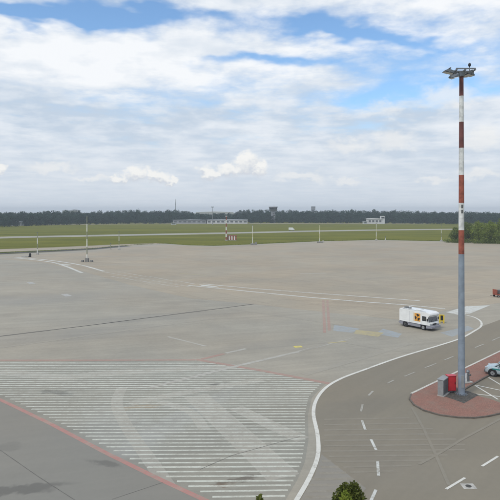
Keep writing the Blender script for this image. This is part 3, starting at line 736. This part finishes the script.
g = gp(441.8, 323.2)
yb = tag(empty('yellow_stand', (g.x, g.y, Z_APR), -.25), 'small yellow framed stand with a black centre, just beyond the nose of the van', 'stand')
bm = bmesh.new(); bx(bm, -.34, -.16, -.05, .05, .08, 1.05, .01); bx(bm, .16, .34, -.05, .05, .08, 1.05, .01); bx(bm, -.34, .34, -.045, .045, 1.0, 1.12, .01); bx(bm, -.34, .34, -.045, .045, .20, .34, .01)
from_bm('frame', bm, M['yellow'], yb)
box('panel', (-.155, .155, -.03, .03, .345, .99), M['black'], yb)
for sx in (-.25, .25): box('foot', (sx - .06, sx + .06, -.30, .30, 0, .08), M['yellow'], yb, .01)

# ------------------------------------------------------------------ pale car with teal stripe (nose along +X)
def car(loc, rz):
    c = tag(empty('parked_car', loc, rz), 'pale silver hatchback with teal side stripe parked at the right edge beside the island', 'car')
    st = [(1.93, .34, .66, .52), (1.88, .24, .76, .66), (1.70, .20, .84, .76), (1.25, .19, .93, .815), (.95, .19, .97, .825), (.2, .18, .99, .835), (-.6, .18, 1.0, .835), (-1.3, .19, 1.0, .825), (-1.65, .22, .98, .79), (-1.82, .30, .93, .70), (-1.86, .38, .82, .62)]
    bm_ = bmesh.new(); rings = []
    for (x, zb, zt_, hw_) in st:
        h_ = zt_ - zb
        prof = [(.72, 0), (.97, .10), (1.0, .35), (1.0, .60), (.965, .82), (.86, .96), (.5, 1.0)]
        ring = [(hw_ * a, zb + h_ * b) for a, b in prof]; full = ring + [(-y_, z_) for y_, z_ in ring[::-1]]
        rings.append([bm_.verts.new((x, y_, z_)) for y_, z_ in full])
    n_ = len(rings[0])
    for a, b in zip(rings, rings[1:]):
        for i in range(n_): bm_.faces.new((a[i], a[(i + 1) % n_], b[(i + 1) % n_], b[i]))
    bm_.faces.new(rings[0]); bm_.faces.new(rings[-1])
    b_ = from_bm('body', bm_, M['car_paint'], c, smooth=True)
    sub = b_.modifiers.new('sub', 'SUBSURF'); sub.levels = sub.render_levels = 1
    # glasshouse
    low_ = [(1.02, .955), (.60, .985), (-.3, .995), (-1.15, .995), (-1.72, .96)]; top_ = [(.34, 1.40), (.10, 1.45), (-.4, 1.48), (-1.05, 1.45), (-1.42, 1.38)]
    bm_ = bmesh.new(); R1 = []
    for (lx, lz), (tx, tz) in zip(low_, top_):
        R1.append([bm_.verts.new(p) for p in ((lx, -.75, lz), (tx, -.60, tz), (tx, .60, tz), (lx, .75, lz))])
    for a, b in zip(R1, R1[1:]):
        for i in range(3): bm_.faces.new((a[i], a[i + 1], b[i + 1], b[i]))
    bm_.faces.new(R1[0]); bm_.faces.new(R1[-1])
    from_bm('window', bm_, M['glass'], c)
    bm_ = bmesh.new(); R2 = []
    for (tx, tz) in [(.36, 1.405), (.10, 1.465), (-.4, 1.495), (-1.05, 1.465), (-1.46, 1.39)]:
        R2.append([bm_.verts.new(p) for p in ((tx, -.625, tz - .035), (tx, -.5, tz + .01), (tx, .5, tz + .01), (tx, .625, tz - .035))])
    for a, b in zip(R2, R2[1:]):
        for i in range(3): bm_.faces.new((a[i], a[i + 1], b[i + 1], b[i]))
    from_bm('roof', bm_, M['car_paint'], c, smooth=True)
    for s in (-1, 1):
        for (p0, p1) in (((1.04, .752, .95), (.36, .615, 1.41)), ((-.12, .752, .985), (-.15, .61, 1.46)), ((-1.15, .755, .985), (-1.30, .61, 1.41))):
            bm_ = bmesh.new(); cone(bm_, (p0[0], s * p0[1], p0[2]), (p1[0], s * p1[1], p1[2]), .045, .035, 8); from_bm('pillar', bm_, M['car_paint'], c)
        box('side_stripe', (-1.35, 1.22, s * .838 - .008, s * .838 + .008, .66, .76), M['teal'], c, .003)
        hl = box('headlight', (1.60, 1.90, s * .60 - .12, s * .60 + .12, .62, .78), M['lamp_glass'], c, .05)
        box('mirror', (.62, .78, s * .90 - .08, s * .90 + .08, .95, 1.08), M['car_paint'], c, .03)
        box('door_handle', (-.05, .12, s * .84 - .015, s * .84 + .015, .83, .86), M['black'], c, .006)
        for xw in (1.20, -1.20):
            wheel(c, (xw, s * .74, .31), .31, .20)
            bm_ = bmesh.new(); cone(bm_, (xw, s * .60, .34), (xw, s * .836, .34), .385, .385, 24); from_bm('wheel_arch', bm_, M['black'], c)
        box('tail_lamp', (-1.86, -1.78, s * .62 - .1, s * .62 + .1, .72, .92), M['red_lamp'], c, .02)
    box('bumper', (1.78, 1.99, -.62, .62, .26, .50), M['cab_dark'], c, .05)
    box('grille', (1.90, 1.95, -.4, .4, .54, .64), M['black'], c, .01)
    box('number_plate', (1.985, 1.996, -.26, .26, .36, .47), M['van_white'], c)
    return c
wg_ = gp(492.6, 377.0); hd_ = Vector((-.80, .60, 0)); lft = Vector((-hd_.y, hd_.x, 0))
cpos = wg_ - hd_ * 1.20 - lft * .80
car((cpos.x, cpos.y, Z_ASP), math.atan2(hd_.y, hd_.x))

# red ground unit at the right edge far on the apron
g = gp(499.5, 297.0)
ru = tag(empty('red_tow_cart', (g.x, g.y, Z_TAX), .3), 'small dull red baggage tow cart on the apron at the right edge', 'cart')
box('deck', (-1.0, 1.0, -.55, .55, .38, .52), M['mast_red'], ru, .03)
box('headboard', (-1.0, -.92, -.55, .55, .52, 1.35), M['mast_red'], ru, .02)
box('load', (-.4, .8, -.45, .45, .52, 1.20), M['cab_dark'], ru, .04)
bm = bmesh.new(); cone(bm, (-1.0, 0, .40), (-1.9, 0, .30), .035, .035, 8); from_bm('tow_bar', bm, M['black'], ru)
for sx in (-.7, .7):
    for sy in (-.5, .5): wheel(ru, (sx, sy, .2), .2, .12)

# ------------------------------------------------------------------ apron edge posts
def banded_post(pix, top, r, bands_, mats, label, foot='concrete', footsize=(.9, .9, .7), name='edge_light_post', extra=None):
    g_ = gp(*pix); o = tag(empty(name, (g_.x, g_.y, Z_TAX)), label, 'light post', 'thin posts along the apron edge')
    h_ = zat(top, g_.y) - Z_TAX; n_ = bands_; z0 = footsize[2] * .0
    for k in range(n_):
        tube('shaft_section', (0, 0, h_ * k / n_), (0, 0, h_ * (k + 1) / n_), r * (1 - .35 * k / n_), r * (1 - .35 * (k + 1) / n_), M[mats[k % len(mats)]], o, 12)
    fx, fy, fz = footsize
    box('foot', (-fx, fx, -fy, fy, 0, fz), M[foot], o, .05)
    bm_ = bmesh.new(); bx(bm_, -.28, .28, -.15, .15, h_, h_ + .16, .04); from_bm('lamp_head', bm_, M['lamp_body'], o)
    if extra:
        for (x0, x1, z1, mm) in extra: box('ballast_block', (x0, x1, -.5, .5, 0, z1), M[mm], o, .05)
    return o
M['post_dim'] = mk('post_green_grey', (.24, .25, .17), .7, .2, 1)
M['post_cream'] = mk('post_cream', (.58, .54, .34), .6, .1, 1)
M['post_pale'] = mk('post_pale', (.70, .70, .64), .6, .1, 1)
banded_post((87, 262), 216.5, .17, 6, ['post_pale', 'post_dim'], 'tallest banded white post standing out on the left of the apron', extra=[(-1.6, -1.0, .5, 'concrete_dark'), (.95, 1.7, .5, 'concrete_dark')], footsize=(.5, .5, 1.1), foot='concrete_dark')
banded_post((37.4, 254.6), 233, .15, 4, ['post_pale', 'post_dim'], 'leftmost thin pale post at the apron edge', footsize=(.4, .4, .6))
banded_post((119, 250), 232, .15, 4, ['post_pale', 'post_dim'], 'thin pale post right of the tall banded one, against the grass', footsize=(.4, .4, .6))
banded_post((252.6, 245), 225.5, .16, 5, ['post_pale', 'post_pale', 'post_cream'], 'slim pale post with dark block at its foot, below the control tower', footsize=(.9, .6, .7), foot='concrete_dark', extra=[(1.0, 1.9, 1.2, 'concrete_dark')])
banded_post((319.7, 242.8), 225, .15, 4, ['post_pale', 'post_cream'], 'slim yellowish post in the middle of the far apron edge', footsize=(1.2, .6, .6), foot='concrete_dark', extra=[(1.3, 2.0, 1.0, 'concrete')])
banded_post((376.3, 240.6), 223.5, .16, 4, ['post_cream', 'post_pale'], 'slim yellowish post in front of the white airfield building', footsize=(.5, .5, .6))
banded_post((441.3, 241.2), 225, .14, 4, ['post_pale', 'post_dim'], 'slim pale post just left of the right-hand bushes', footsize=(.5, .5, .6))
banded_post((385.4, 240.2), 236.6, .18, 2, ['post_pale', 'post_dim'], 'short pale stub post right of the yellowish one', footsize=(.3, .3, .3), name='marker_post')
banded_post((110.6, 249.4), 243.5, .14, 2, ['post_dim', 'post_dim'], 'short dull stub post on the apron edge left of a taller one', footsize=(.3, .3, .3), name='marker_post')

g = gp(30, 257); bl = tag(empty('equipment_block', (g.x, g.y, Z_TAX), .2), 'small black ground block with pale skid on the apron at far left', 'equipment')
box('block', (-.30, .35, -.4, .4, 0, .95), M['black'], bl, .06); box('skid', (-2.6, -.4, -.5, .4, 0, .35), M['concrete'], bl, .05); box('cap', (-.2, .3, -.3, .3, .95, 1.2), M['black'], bl, .04)
for px, py, lb in ((31, 283.2, 'left pale ground cover plate on the mid apron'), (66.5, 295.4, 'right pale ground cover plate on the mid apron, nearer the slot drain')):
    g = gp(px, py); o = tag(empty('ground_cover', (g.x, g.y, Z_APR), .6), lb, 'cover plate', 'ground cover plates')
    box('frame', (-.55, .55, -1.5, 1.5, 0, .012), M['concrete'], o, .003); box('lid', (-.42, .42, -1.3, 1.3, .012, .022), M['concrete'], o, .003)

# red-white antenna post with striped hut
g = gp(226.3, 240.5)
lp = tag(empty('antenna_post', (g.x, g.y, 0)), 'red and white banded antenna post standing on the grass beside the striped hut', 'antenna')
h_ = zat(216.5, g.y)
for k in range(7): tube('shaft_section', (0, 0, h_ * k / 7), (0, 0, h_ * (k + 1) / 7), .42 - .03 * k, .42 - .03 * (k + 1), M['mast_red' if k % 2 == 0 else 'post_pale'], lp, 12)
box('foot', (-.7, .7, -.7, .7, 0, .4), M['concrete'], lp, .05)
box('top_antenna', (-.5, .5, -.1, .1, h_, h_ + .35), M['mast_white'], lp, .03)
g = gp(232, 240.3)
hu = tag(empty('equipment_hut', (g.x, g.y, 0)), 'low red and white striped equipment hut on the grass at the apron edge', 'hut')
for k in range(7):
    x0 = -2.3 + k * 4.6 / 7
    box('wall_stripe', (x0, x0 + 4.6 / 7 - .004, -1.2, 1.2, .25, 2.35), M['mast_red' if k % 2 == 0 else 'post_pale'], hu)
box('roof', (-2.45, 2.45, -1.35, 1.35, 2.35, 2.55), M['mast_red'], hu, .03); box('plinth', (-2.25, 2.25, -1.15, 1.15, 0, .25), M['concrete'], hu)
g = gp(291.5, 230.6)
sg = tag(empty('airfield_vehicle', (g.x, g.y, Z_RUN)), 'tiny white vehicle on the far runway', 'vehicle')
from_bm('body', loft_profile([(-2.2, .45), (-2.2, 2.3), (1.0, 2.3), (1.5, 1.4), (2.2, 1.25), (2.25, .45)], -.95, .95, .08), M['van_white'], sg)
box('windscreen', (1.1, 1.46, -.8, .8, 1.45, 2.15), M['glass'], sg, .03)
for sx in (-1.4, 1.4):
    for sy in (-.85, .85): wheel(sg, (sx, sy, .36), .36, .22)

# ------------------------------------------------------------------ far buildings
M['wall_pale'] = mk('pale_wall', (.50, .50, .49), .8, .1, .2)
M['wall_grey'] = mk('grey_wall', (.27, .28, .29), .8, .12, .2)
M['roof_grey'] = mk('grey_roof', (.33, .35, .37), .7, .12, .2)
M['wall_white'] = mk('white_wall', (.56, .56, .54), .7, .06, .2)
M['wall_brown'] = mk('brown_wall', (.20, .15, .12), .8, .15, .2)
def building(name, px0, px1, Y, ptop, label, wall, roof, bays, depth=14, cat='building', win=True, zbase=0):
    x0, x1 = xat(px0, Y), xat(px1, Y); h_ = zat(ptop, Y); wd = x1 - x0
    o = tag(empty(name, ((x0 + x1) / 2, Y, 0)), label, cat)
    box('wall', (-wd / 2, wd / 2, 0, depth, 0, h_ * .86), M[wall], o)
    from_bm('roof', loft_profile([(-wd / 2 - .6, h_ * .86), (-wd / 2 - .6, h_ * .92), (0, h_), (wd / 2 + .6, h_ * .92), (wd / 2 + .6, h_ * .86)], -.6, depth + .6, 0), M[roof], o)
    for k in range(bays):
        cx = -wd / 2 + wd * (k + .5) / bays; bw = wd / bays * .32
        wn_ = box('window', (cx - bw, cx + bw, -.10, .05, h_ * .28, h_ * .66), M['wall_grey'], o)
        box('pane', (cx - bw + .15, cx + bw - .15, -.16, -.101, h_ * .31, h_ * .63), M['far_glass'], wn_)
    return o
building('long_hangar', 173, 206, 655, 219.6, 'left half of the low grey terminal row before the wood', 'wall_grey', 'roof_grey', 7)
building('long_hangar', 207, 247.5, 650, 219.4, 'right half of the low pale terminal row before the wood', 'wall_pale', 'roof_grey', 9)
building('far_hall', 196, 233, 905, 211.4, 'long white-roofed hall rising just behind the wood left of the tower', 'wall_pale', 'wall_white', 8, 20)
building('far_block', 62.5, 68.5, 930, 209.8, 'left of two white block tops above the wood at far left', 'wall_white', 'roof_grey', 3, 12)
building('far_block', 70.5, 78, 930, 209.4, 'right of two white block tops above the wood at far left', 'wall_white', 'roof_grey', 3, 12)
building('shed', 11, 21, 560, 221.5, 'small grey shed at the foot of the wood at far left', 'wall_grey', 'roof_grey', 3, 8)
fb = building('fire_station', 368, 382, 640, 218.2, 'white flat airfield building with dark doors and a little tower, right of centre', 'wall_white', 'wall_white', 4, 10)
box('tower', (7.2, 11.4, 0.5, 6, 0, zat(216.0, 640)), M['wall_white'], fb); box('tower_window', (7.6, 11.0, .38, .49, zat(218.4, 640), zat(217.0, 640)), M['glass'], fb)
building('small_annex', 363.5, 367.3, 632, 221.2, 'little white annex left of the white airfield building', 'wall_white', 'roof_grey', 1, 5)
building('white_shed', 171, 176, 600, 222.7, 'tiny white shed in front of the low grey terminal row', 'wall_white', 'wall_white', 1, 3)
# control tower
Y = 690; tx = xat(273.2, Y); top = zat(206.2, Y); s_ = Y / F
ct = tag(empty('control_tower', (tx, Y, 0)), 'grey control tower with wide glazed cab rising above the wood at centre', 'control tower')
box('shaft', (-2.6, 2.6, -2.6, 2.6, 0, top - 6.2), M['wall_grey'], ct, .1)
bm = bmesh.new(); cone(bm, (0, 0, top - 6.2), (0, 0, top - 4.2), 3.6, 5.6, 8); from_bm('collar', bm, M['wall_grey'], ct)
bm = bmesh.new(); cone(bm, (0, 0, top - 4.2), (0, 0, top - 1.4), 4.6, 5.3, 8); from_bm('cab_glass', bm, M['glass'], ct)
bm = bmesh.new(); cone(bm, (0, 0, top - 1.4), (0, 0, top - .5), 5.9, 5.6, 8); from_bm('roof', bm, M['wall_grey'], ct)
for k in range(4):
    b0 = box('window', (-.7, .7, -2.68, -2.6, 3 + k * 2.6, 4.4 + k * 2.6), M['glass'], ct)
tube('aerial', (1, 0, top - .5), (1, 0, top + 1.8), .12, .06, M['steel'], ct, 6)
Y = 770; tx = xat(313.2, Y); top = zat(206.4, Y)
wtw = tag(empty('water_tower', (tx, Y, 0)), 'dark boxy tower top showing above the wood right of the control tower', 'tower')
box('shaft', (-1.8, 1.8, -1.8, 1.8, 0, top - 5), M['wall_grey'], wtw); box('tank', (-2.7, 2.7, -2.7, 2.7, top - 5, top - .4), M['wall_grey'], wtw, .3); box('cap', (-2.9, 2.9, -2.9, 2.9, top - .4, top), M['roof_grey'], wtw, .1)
Y = 980; ra = tag(empty('radio_mast', (xat(175.6, Y), Y, 0)), 'very thin tall radio mast above the wood left of centre', 'antenna')
h_ = zat(199, Y)
tube('shaft', (0, 0, 0), (0, 0, h_ - 6), .55, .40, M['steel'], ra, 8); tube('whip', (0, 0, h_ - 6), (0, 0, h_), .3, .2, M['steel'], ra, 6)
for k in (0.5, 0.75): box('platform', (-1.1, 1.1, -1.1, 1.1, h_ * k, h_ * k + .3), M['steel'], ra)
Y = 600; lm = tag(empty('far_light_pole', (xat(212.4, Y), Y, 0)), 'slim grey lamp pole before the low terminal row left of the antenna post', 'light pole')
h_ = zat(207.3, Y)
tube('shaft', (0, 0, 0), (0, 0, h_), .38, .25, M['wall_grey'], lm, 8); box('lamp_head', (-1.6, 1.6, -.4, .4, h_, h_ + .6), M['lamp_body'], lm, .1)

# ------------------------------------------------------------------ foliage
def leaf_arrays(centres, radii, n, size, rng, shell=0.55):
    """n small random triangles-pairs spread through ellipsoid clumps; returns verts (n*4,3)"""
    idx = rng.integers(0, len(centres), n)
    d = rng.normal(size=(n, 3)); d /= np.linalg.norm(d, axis=1)[:, None]
    r = shell + (1.16 - shell) * rng.random(n) ** 0.75
    pos = centres[idx] + d * r[:, None] * radii[idx]
    a = rng.normal(size=(n, 3)); a /= np.linalg.norm(a, axis=1)[:, None]
    b = np.cross(a, rng.normal(size=(n, 3))); b /= np.linalg.norm(b, axis=1)[:, None]
    s = size * (0.6 + 0.8 * rng.random(n))[:, None]
    return np.stack([pos - a * s - b * s * .15, pos + b * s * .55, pos + a * s + b * s * .1, pos - b * s * .55], 1).reshape(-1, 3)
def quads_mesh(name, V):
    n = len(V) // 4
    me = bpy.data.meshes.new(name)
    me.vertices.add(n * 4); me.vertices.foreach_set('co', np.ascontiguousarray(V, dtype=np.float32).ravel())
    me.loops.add(n * 4); me.loops.foreach_set('vertex_index', np.arange(n * 4, dtype=np.int32))
    me.polygons.add(n); me.polygons.foreach_set('loop_start', np.arange(0, n * 4, 4, dtype=np.int32))
    me.update(calc_edges=True); return me

# the far wood: one mass nobody could count
ctop = [(-400, 212.5), (0, 211.8), (40, 211.2), (60, 210.4), (100, 211), (135, 209.2), (160, 210), (190, 210.8), (198, 213.2), (234, 213.2), (240, 210), (262, 208.6), (290, 210), (320, 209.4), (360, 210), (420, 211), (470, 211.2), (520, 211.8), (900, 212)]
cbase = [(-400, 233), (0, 227), (60, 225.2), (120, 224.0), (200, 223.4), (280, 223.2), (360, 223.4), (430, 224), (520, 225), (900, 229)]
def lerp_tab(tab, x): return float(np.interp(x, [a for a, _ in tab], [b for _, b in tab]))
VV = []
rng = np.random.default_rng(5)
for row in range(6):
    px = -330.0
    while px < 830:
        yb_ = lerp_tab(cbase, px); Y0 = F * H / (yb_ - YH)
        Y = Y0 + 6 + row * 26 + rng.uniform(-8, 8)
        hh = zat(lerp_tab(ctop, px), Y) * rng.uniform(.88, .97) * (1.0 if row > 1 else rng.uniform(.55, .95))
        hh *= 1 + .035 * math.sin(px * .11 + 1) + .03 * math.sin(px * .037) + .02 * math.sin(px * .29)
        if rng.random() < .04 and not 190 < px < 240: hh *= 1.12
        x = xat(px, Y); wd = rng.uniform(3.6, 6.2)
        ncl = 5
        cs = np.array([[x + rng.uniform(-.6, .6) * wd, Y + rng.uniform(-.5, .5) * wd, hh * f_ + rng.uniform(-.6, .6)] for f_ in np.linspace(.16, .84, ncl)])
        rad = np.array([[wd * rng.uniform(.5, .8), wd * .6, hh * .20] for _ in range(ncl)])
        rad[-1] *= (.95, .95, .8)
        inside = -60 < px < 560
        VV.append(leaf_arrays(cs, rad, 270 if inside else 70, .8 if inside else 1.8, rng, .35))
        px += (rng.uniform(4.6, 8.2)) * (1.0 if inside else 1.8)
wood = link('far_wood', quads_mesh('far_wood', np.concatenate(VV)), M['wood_leaf']); wood['kind'] = 'stuff'
wood['label'] = 'dark belt of woodland across the far side of the airfield'; wood['category'] = 'woodland'
# solid understorey so that the belt is not see-through
bm = bmesh.new(); prev = None
rr = random.Random(3)
for k in range(240):
    px = -330 + k * 1160 / 239
    Y = F * H / (lerp_tab(cbase, px) - YH) + 75; hh = zat(lerp_tab(ctop, px), Y) * rr.uniform(.68, .82); x = xat(px, Y)
    cur = [bm.verts.new((x, Y, 0)), bm.verts.new((x, Y + rr.uniform(-3, 3), hh)), bm.verts.new((x, Y + 60, hh * .9)), bm.verts.new((x, Y + 60, 0))]
    if prev:
        for i in range(3): bm.faces.new((prev[i], prev[i + 1], cur[i + 1], cur[i]))
    prev = cur
un = from_bm('understorey', bm, M['wood_leaf'], wood); un['kind'] = 'stuff'

def tree(name, loc, h, w_, n, leaf, label, cat, mat, rng, trunk_h=.25, ncl=14, group=None, crown_kind='round'):
    o = tag(empty(name, loc), label, cat, group)
    cs, rad = [], []
    for k in range(ncl):
        f_ = (k + .5) / ncl
        if crown_kind == 'round':
            zc_ = h * (trunk_h * .5 + (1 - trunk_h * .5) * (.10 + .78 * f_)); prof = math.sin(math.pi * min(.96, max(.16, .18 + .74 * f_))) ** .7
        else:
            zc_ = h * (.08 + .86 * f_); zc_ = h * (.06 + .84 * f_); prof = 1.0 if f_ < .86 else .72
        a = rng.uniform(0, math.tau); rr_ = w_ * .5 * prof * (rng.uniform(.25, .62) if crown_kind == 'round' else rng.uniform(.15, .45))
        cs.append([math.cos(a) * rr_, math.sin(a) * rr_, zc_])
        q = w_ * .5 * prof * rng.uniform(.5, .72); rad.append([q, q, (h * .17 if crown_kind == 'round' else h * .075) * rng.uniform(.8, 1.1)])
    cs = np.array(cs); rad = np.array(rad)
    link('crown', quads_mesh('crown', leaf_arrays(cs, rad, n, leaf, rng, .25)), mat, o)
    bm_ = bmesh.new(); r0 = max(.05, w_ * .035)
    p = Vector((0, 0, 0)); 
    for k in range(5):
        q = Vector((rng.uniform(-.02, .02) * w_, rng.uniform(-.02, .02) * w_, h * .82 * (k + 1) / 5)); cone(bm_, p, q, r0 * (1 - .17 * k), r0 * (1 - .17 * (k + 1)), 8); p = q
    for k in range(0, ncl, 2):
        z_ = max(h * .06, cs[k][2] - h * .12); cone(bm_, (0, 0, z_), tuple(cs[k]), r0 * .4, r0 * .12, 5)
    from_bm('trunk', bm_, M['bark'], o)
    return o
rng = np.random.default_rng(21)
bush = [(457, 242.6, 227.5, 16, 'bush_leaf_dark', 'leftmost low bush of the clump beyond the mast'), (468, 242.8, 222.5, 22, 'bush_leaf_dark', 'dark bush directly behind the mast at the apron edge'), (479, 243.0, 221.2, 22, 'bush_leaf', 'tall light green bush right of the mast at the apron edge'),
        (489.5, 243.6, 221.8, 22, 'bush_leaf', 'broad green bush near the right picture edge behind the apron'), (499, 243.2, 219.5, 24, 'bush_leaf', 'tall green bush cut by the right picture edge'), (512, 244, 221, 24, 'bush_leaf_dark', 'bush just outside the right edge of the picture')]
for k, (px, yb_, yt, wpx, mm, lb) in enumerate(bush):
    g = gp(px, yb_); g.y += (2, 9, 4, 2, 9, 4)[k]; g.x = xat(px, g.y)
    tree('bush', (g.x, g.y, 0), zat(yt, g.y), wpx * g.y / F, 4200, .28, lb, 'bush', M[mm], rng, .05, 16, 'bushes at the right apron edge')
# low scrub strip at their feet
VVs = []
for k in range(46):
    px = 447 + k * 2.2; g = gp(px, 242.9 + rng.uniform(-.3, .3) + (px - 447) * .02)
    VVs.append(leaf_arrays(np.array([[g.x, g.y + 1.2, .6]]), np.array([[1.5, 1.0, .9 + rng.uniform(0, .9)]]), 130, .2, rng, .2))
sc_ = link('scrub', quads_mesh('scrub', np.concatenate(VVs)), M['bush_leaf_dark']); sc_['kind'] = 'stuff'
sc_['label'] = 'low scrub and weeds at the foot of the bushes'; sc_['category'] = 'scrub'

VVs = []
edge_tab = [(-40, 253.6), (0, 253.0), (60, 250.4), (94, 248.6), (126, 245.6), (165, 243.2), (188, 245.0), (215, 245.5), (250, 244.1), (320, 240.9), (376, 239.7), (440, 240.8), (470, 242)]
for k in range(900):
    px = rng.uniform(-40, 470); py = lerp_tab(edge_tab, px) + rng.normal() * .12 - .05
    g = gp(px, py); q = rng.uniform(.25, .9)
    VVs.append(leaf_arrays(np.array([[g.x, g.y, .08]]), np.array([[q * 2.2, q * 1.2, .10 + .16 * q]]), 14, .10, rng, .2))
vw_ = link('verge_weeds', quads_mesh('verge_weeds', np.concatenate(VVs)), M['bush_leaf_dark']); vw_['kind'] = 'stuff'
vw_['label'] = 'ragged weeds along the far edge of the apron'; vw_['category'] = 'weeds'

# shrub tops in front of the camera, standing in the bed below
def conifer(px, py, wpx, Y, mm, label, n):    # rounded thuja tops
    tree('evergreen_shrub', (xat(px, Y), Y, .05), zat(py, Y) - .05, wpx * Y / F, n, .055, label, 'shrub', M[mm], rng, .03, 26, 'evergreen shrubs at the bottom edge', 'cone')
conifer(356.5, 475, 36, 18.6, 'thuja_dark', 'dark green shrub top, tallest at the bottom edge', 26000)
conifer(341, 478.5, 32, 18.9, 'thuja_dark', 'dark green shrub top left of the tallest one', 26000)
conifer(344.5, 484.5, 24, 17.9, 'thuja_light', 'bright yellow-green shrub top before the dark ones', 20000)
conifer(263, 490.5, 26, 18.6, 'thuja_dark', 'small dark shrub top just peeping in below the hatching', 18000)

# ------------------------------------------------------------------ air
bm = bmesh.new(); bx(bm, -4050, 4050, -650, 4050, -1.0, 38.0)
hz = from_bm('haze', bm, None); hz['kind'] = 'stuff'
m = bpy.data.materials.new('haze_air'); m.use_nodes = True; nt = m.node_tree; nt.nodes.clear()
o_ = nt.nodes.new('ShaderNodeOutputMaterial'); pv = nt.nodes.new('ShaderNodeVolumePrincipled')
pv.inputs['Color'].default_value = (.86, .93, 1.0, 1); pv.inputs['Density'].default_value = 0.00031
nt.links.new(pv.outputs[0], o_.inputs['Volume']); hz.data.materials.append(m)
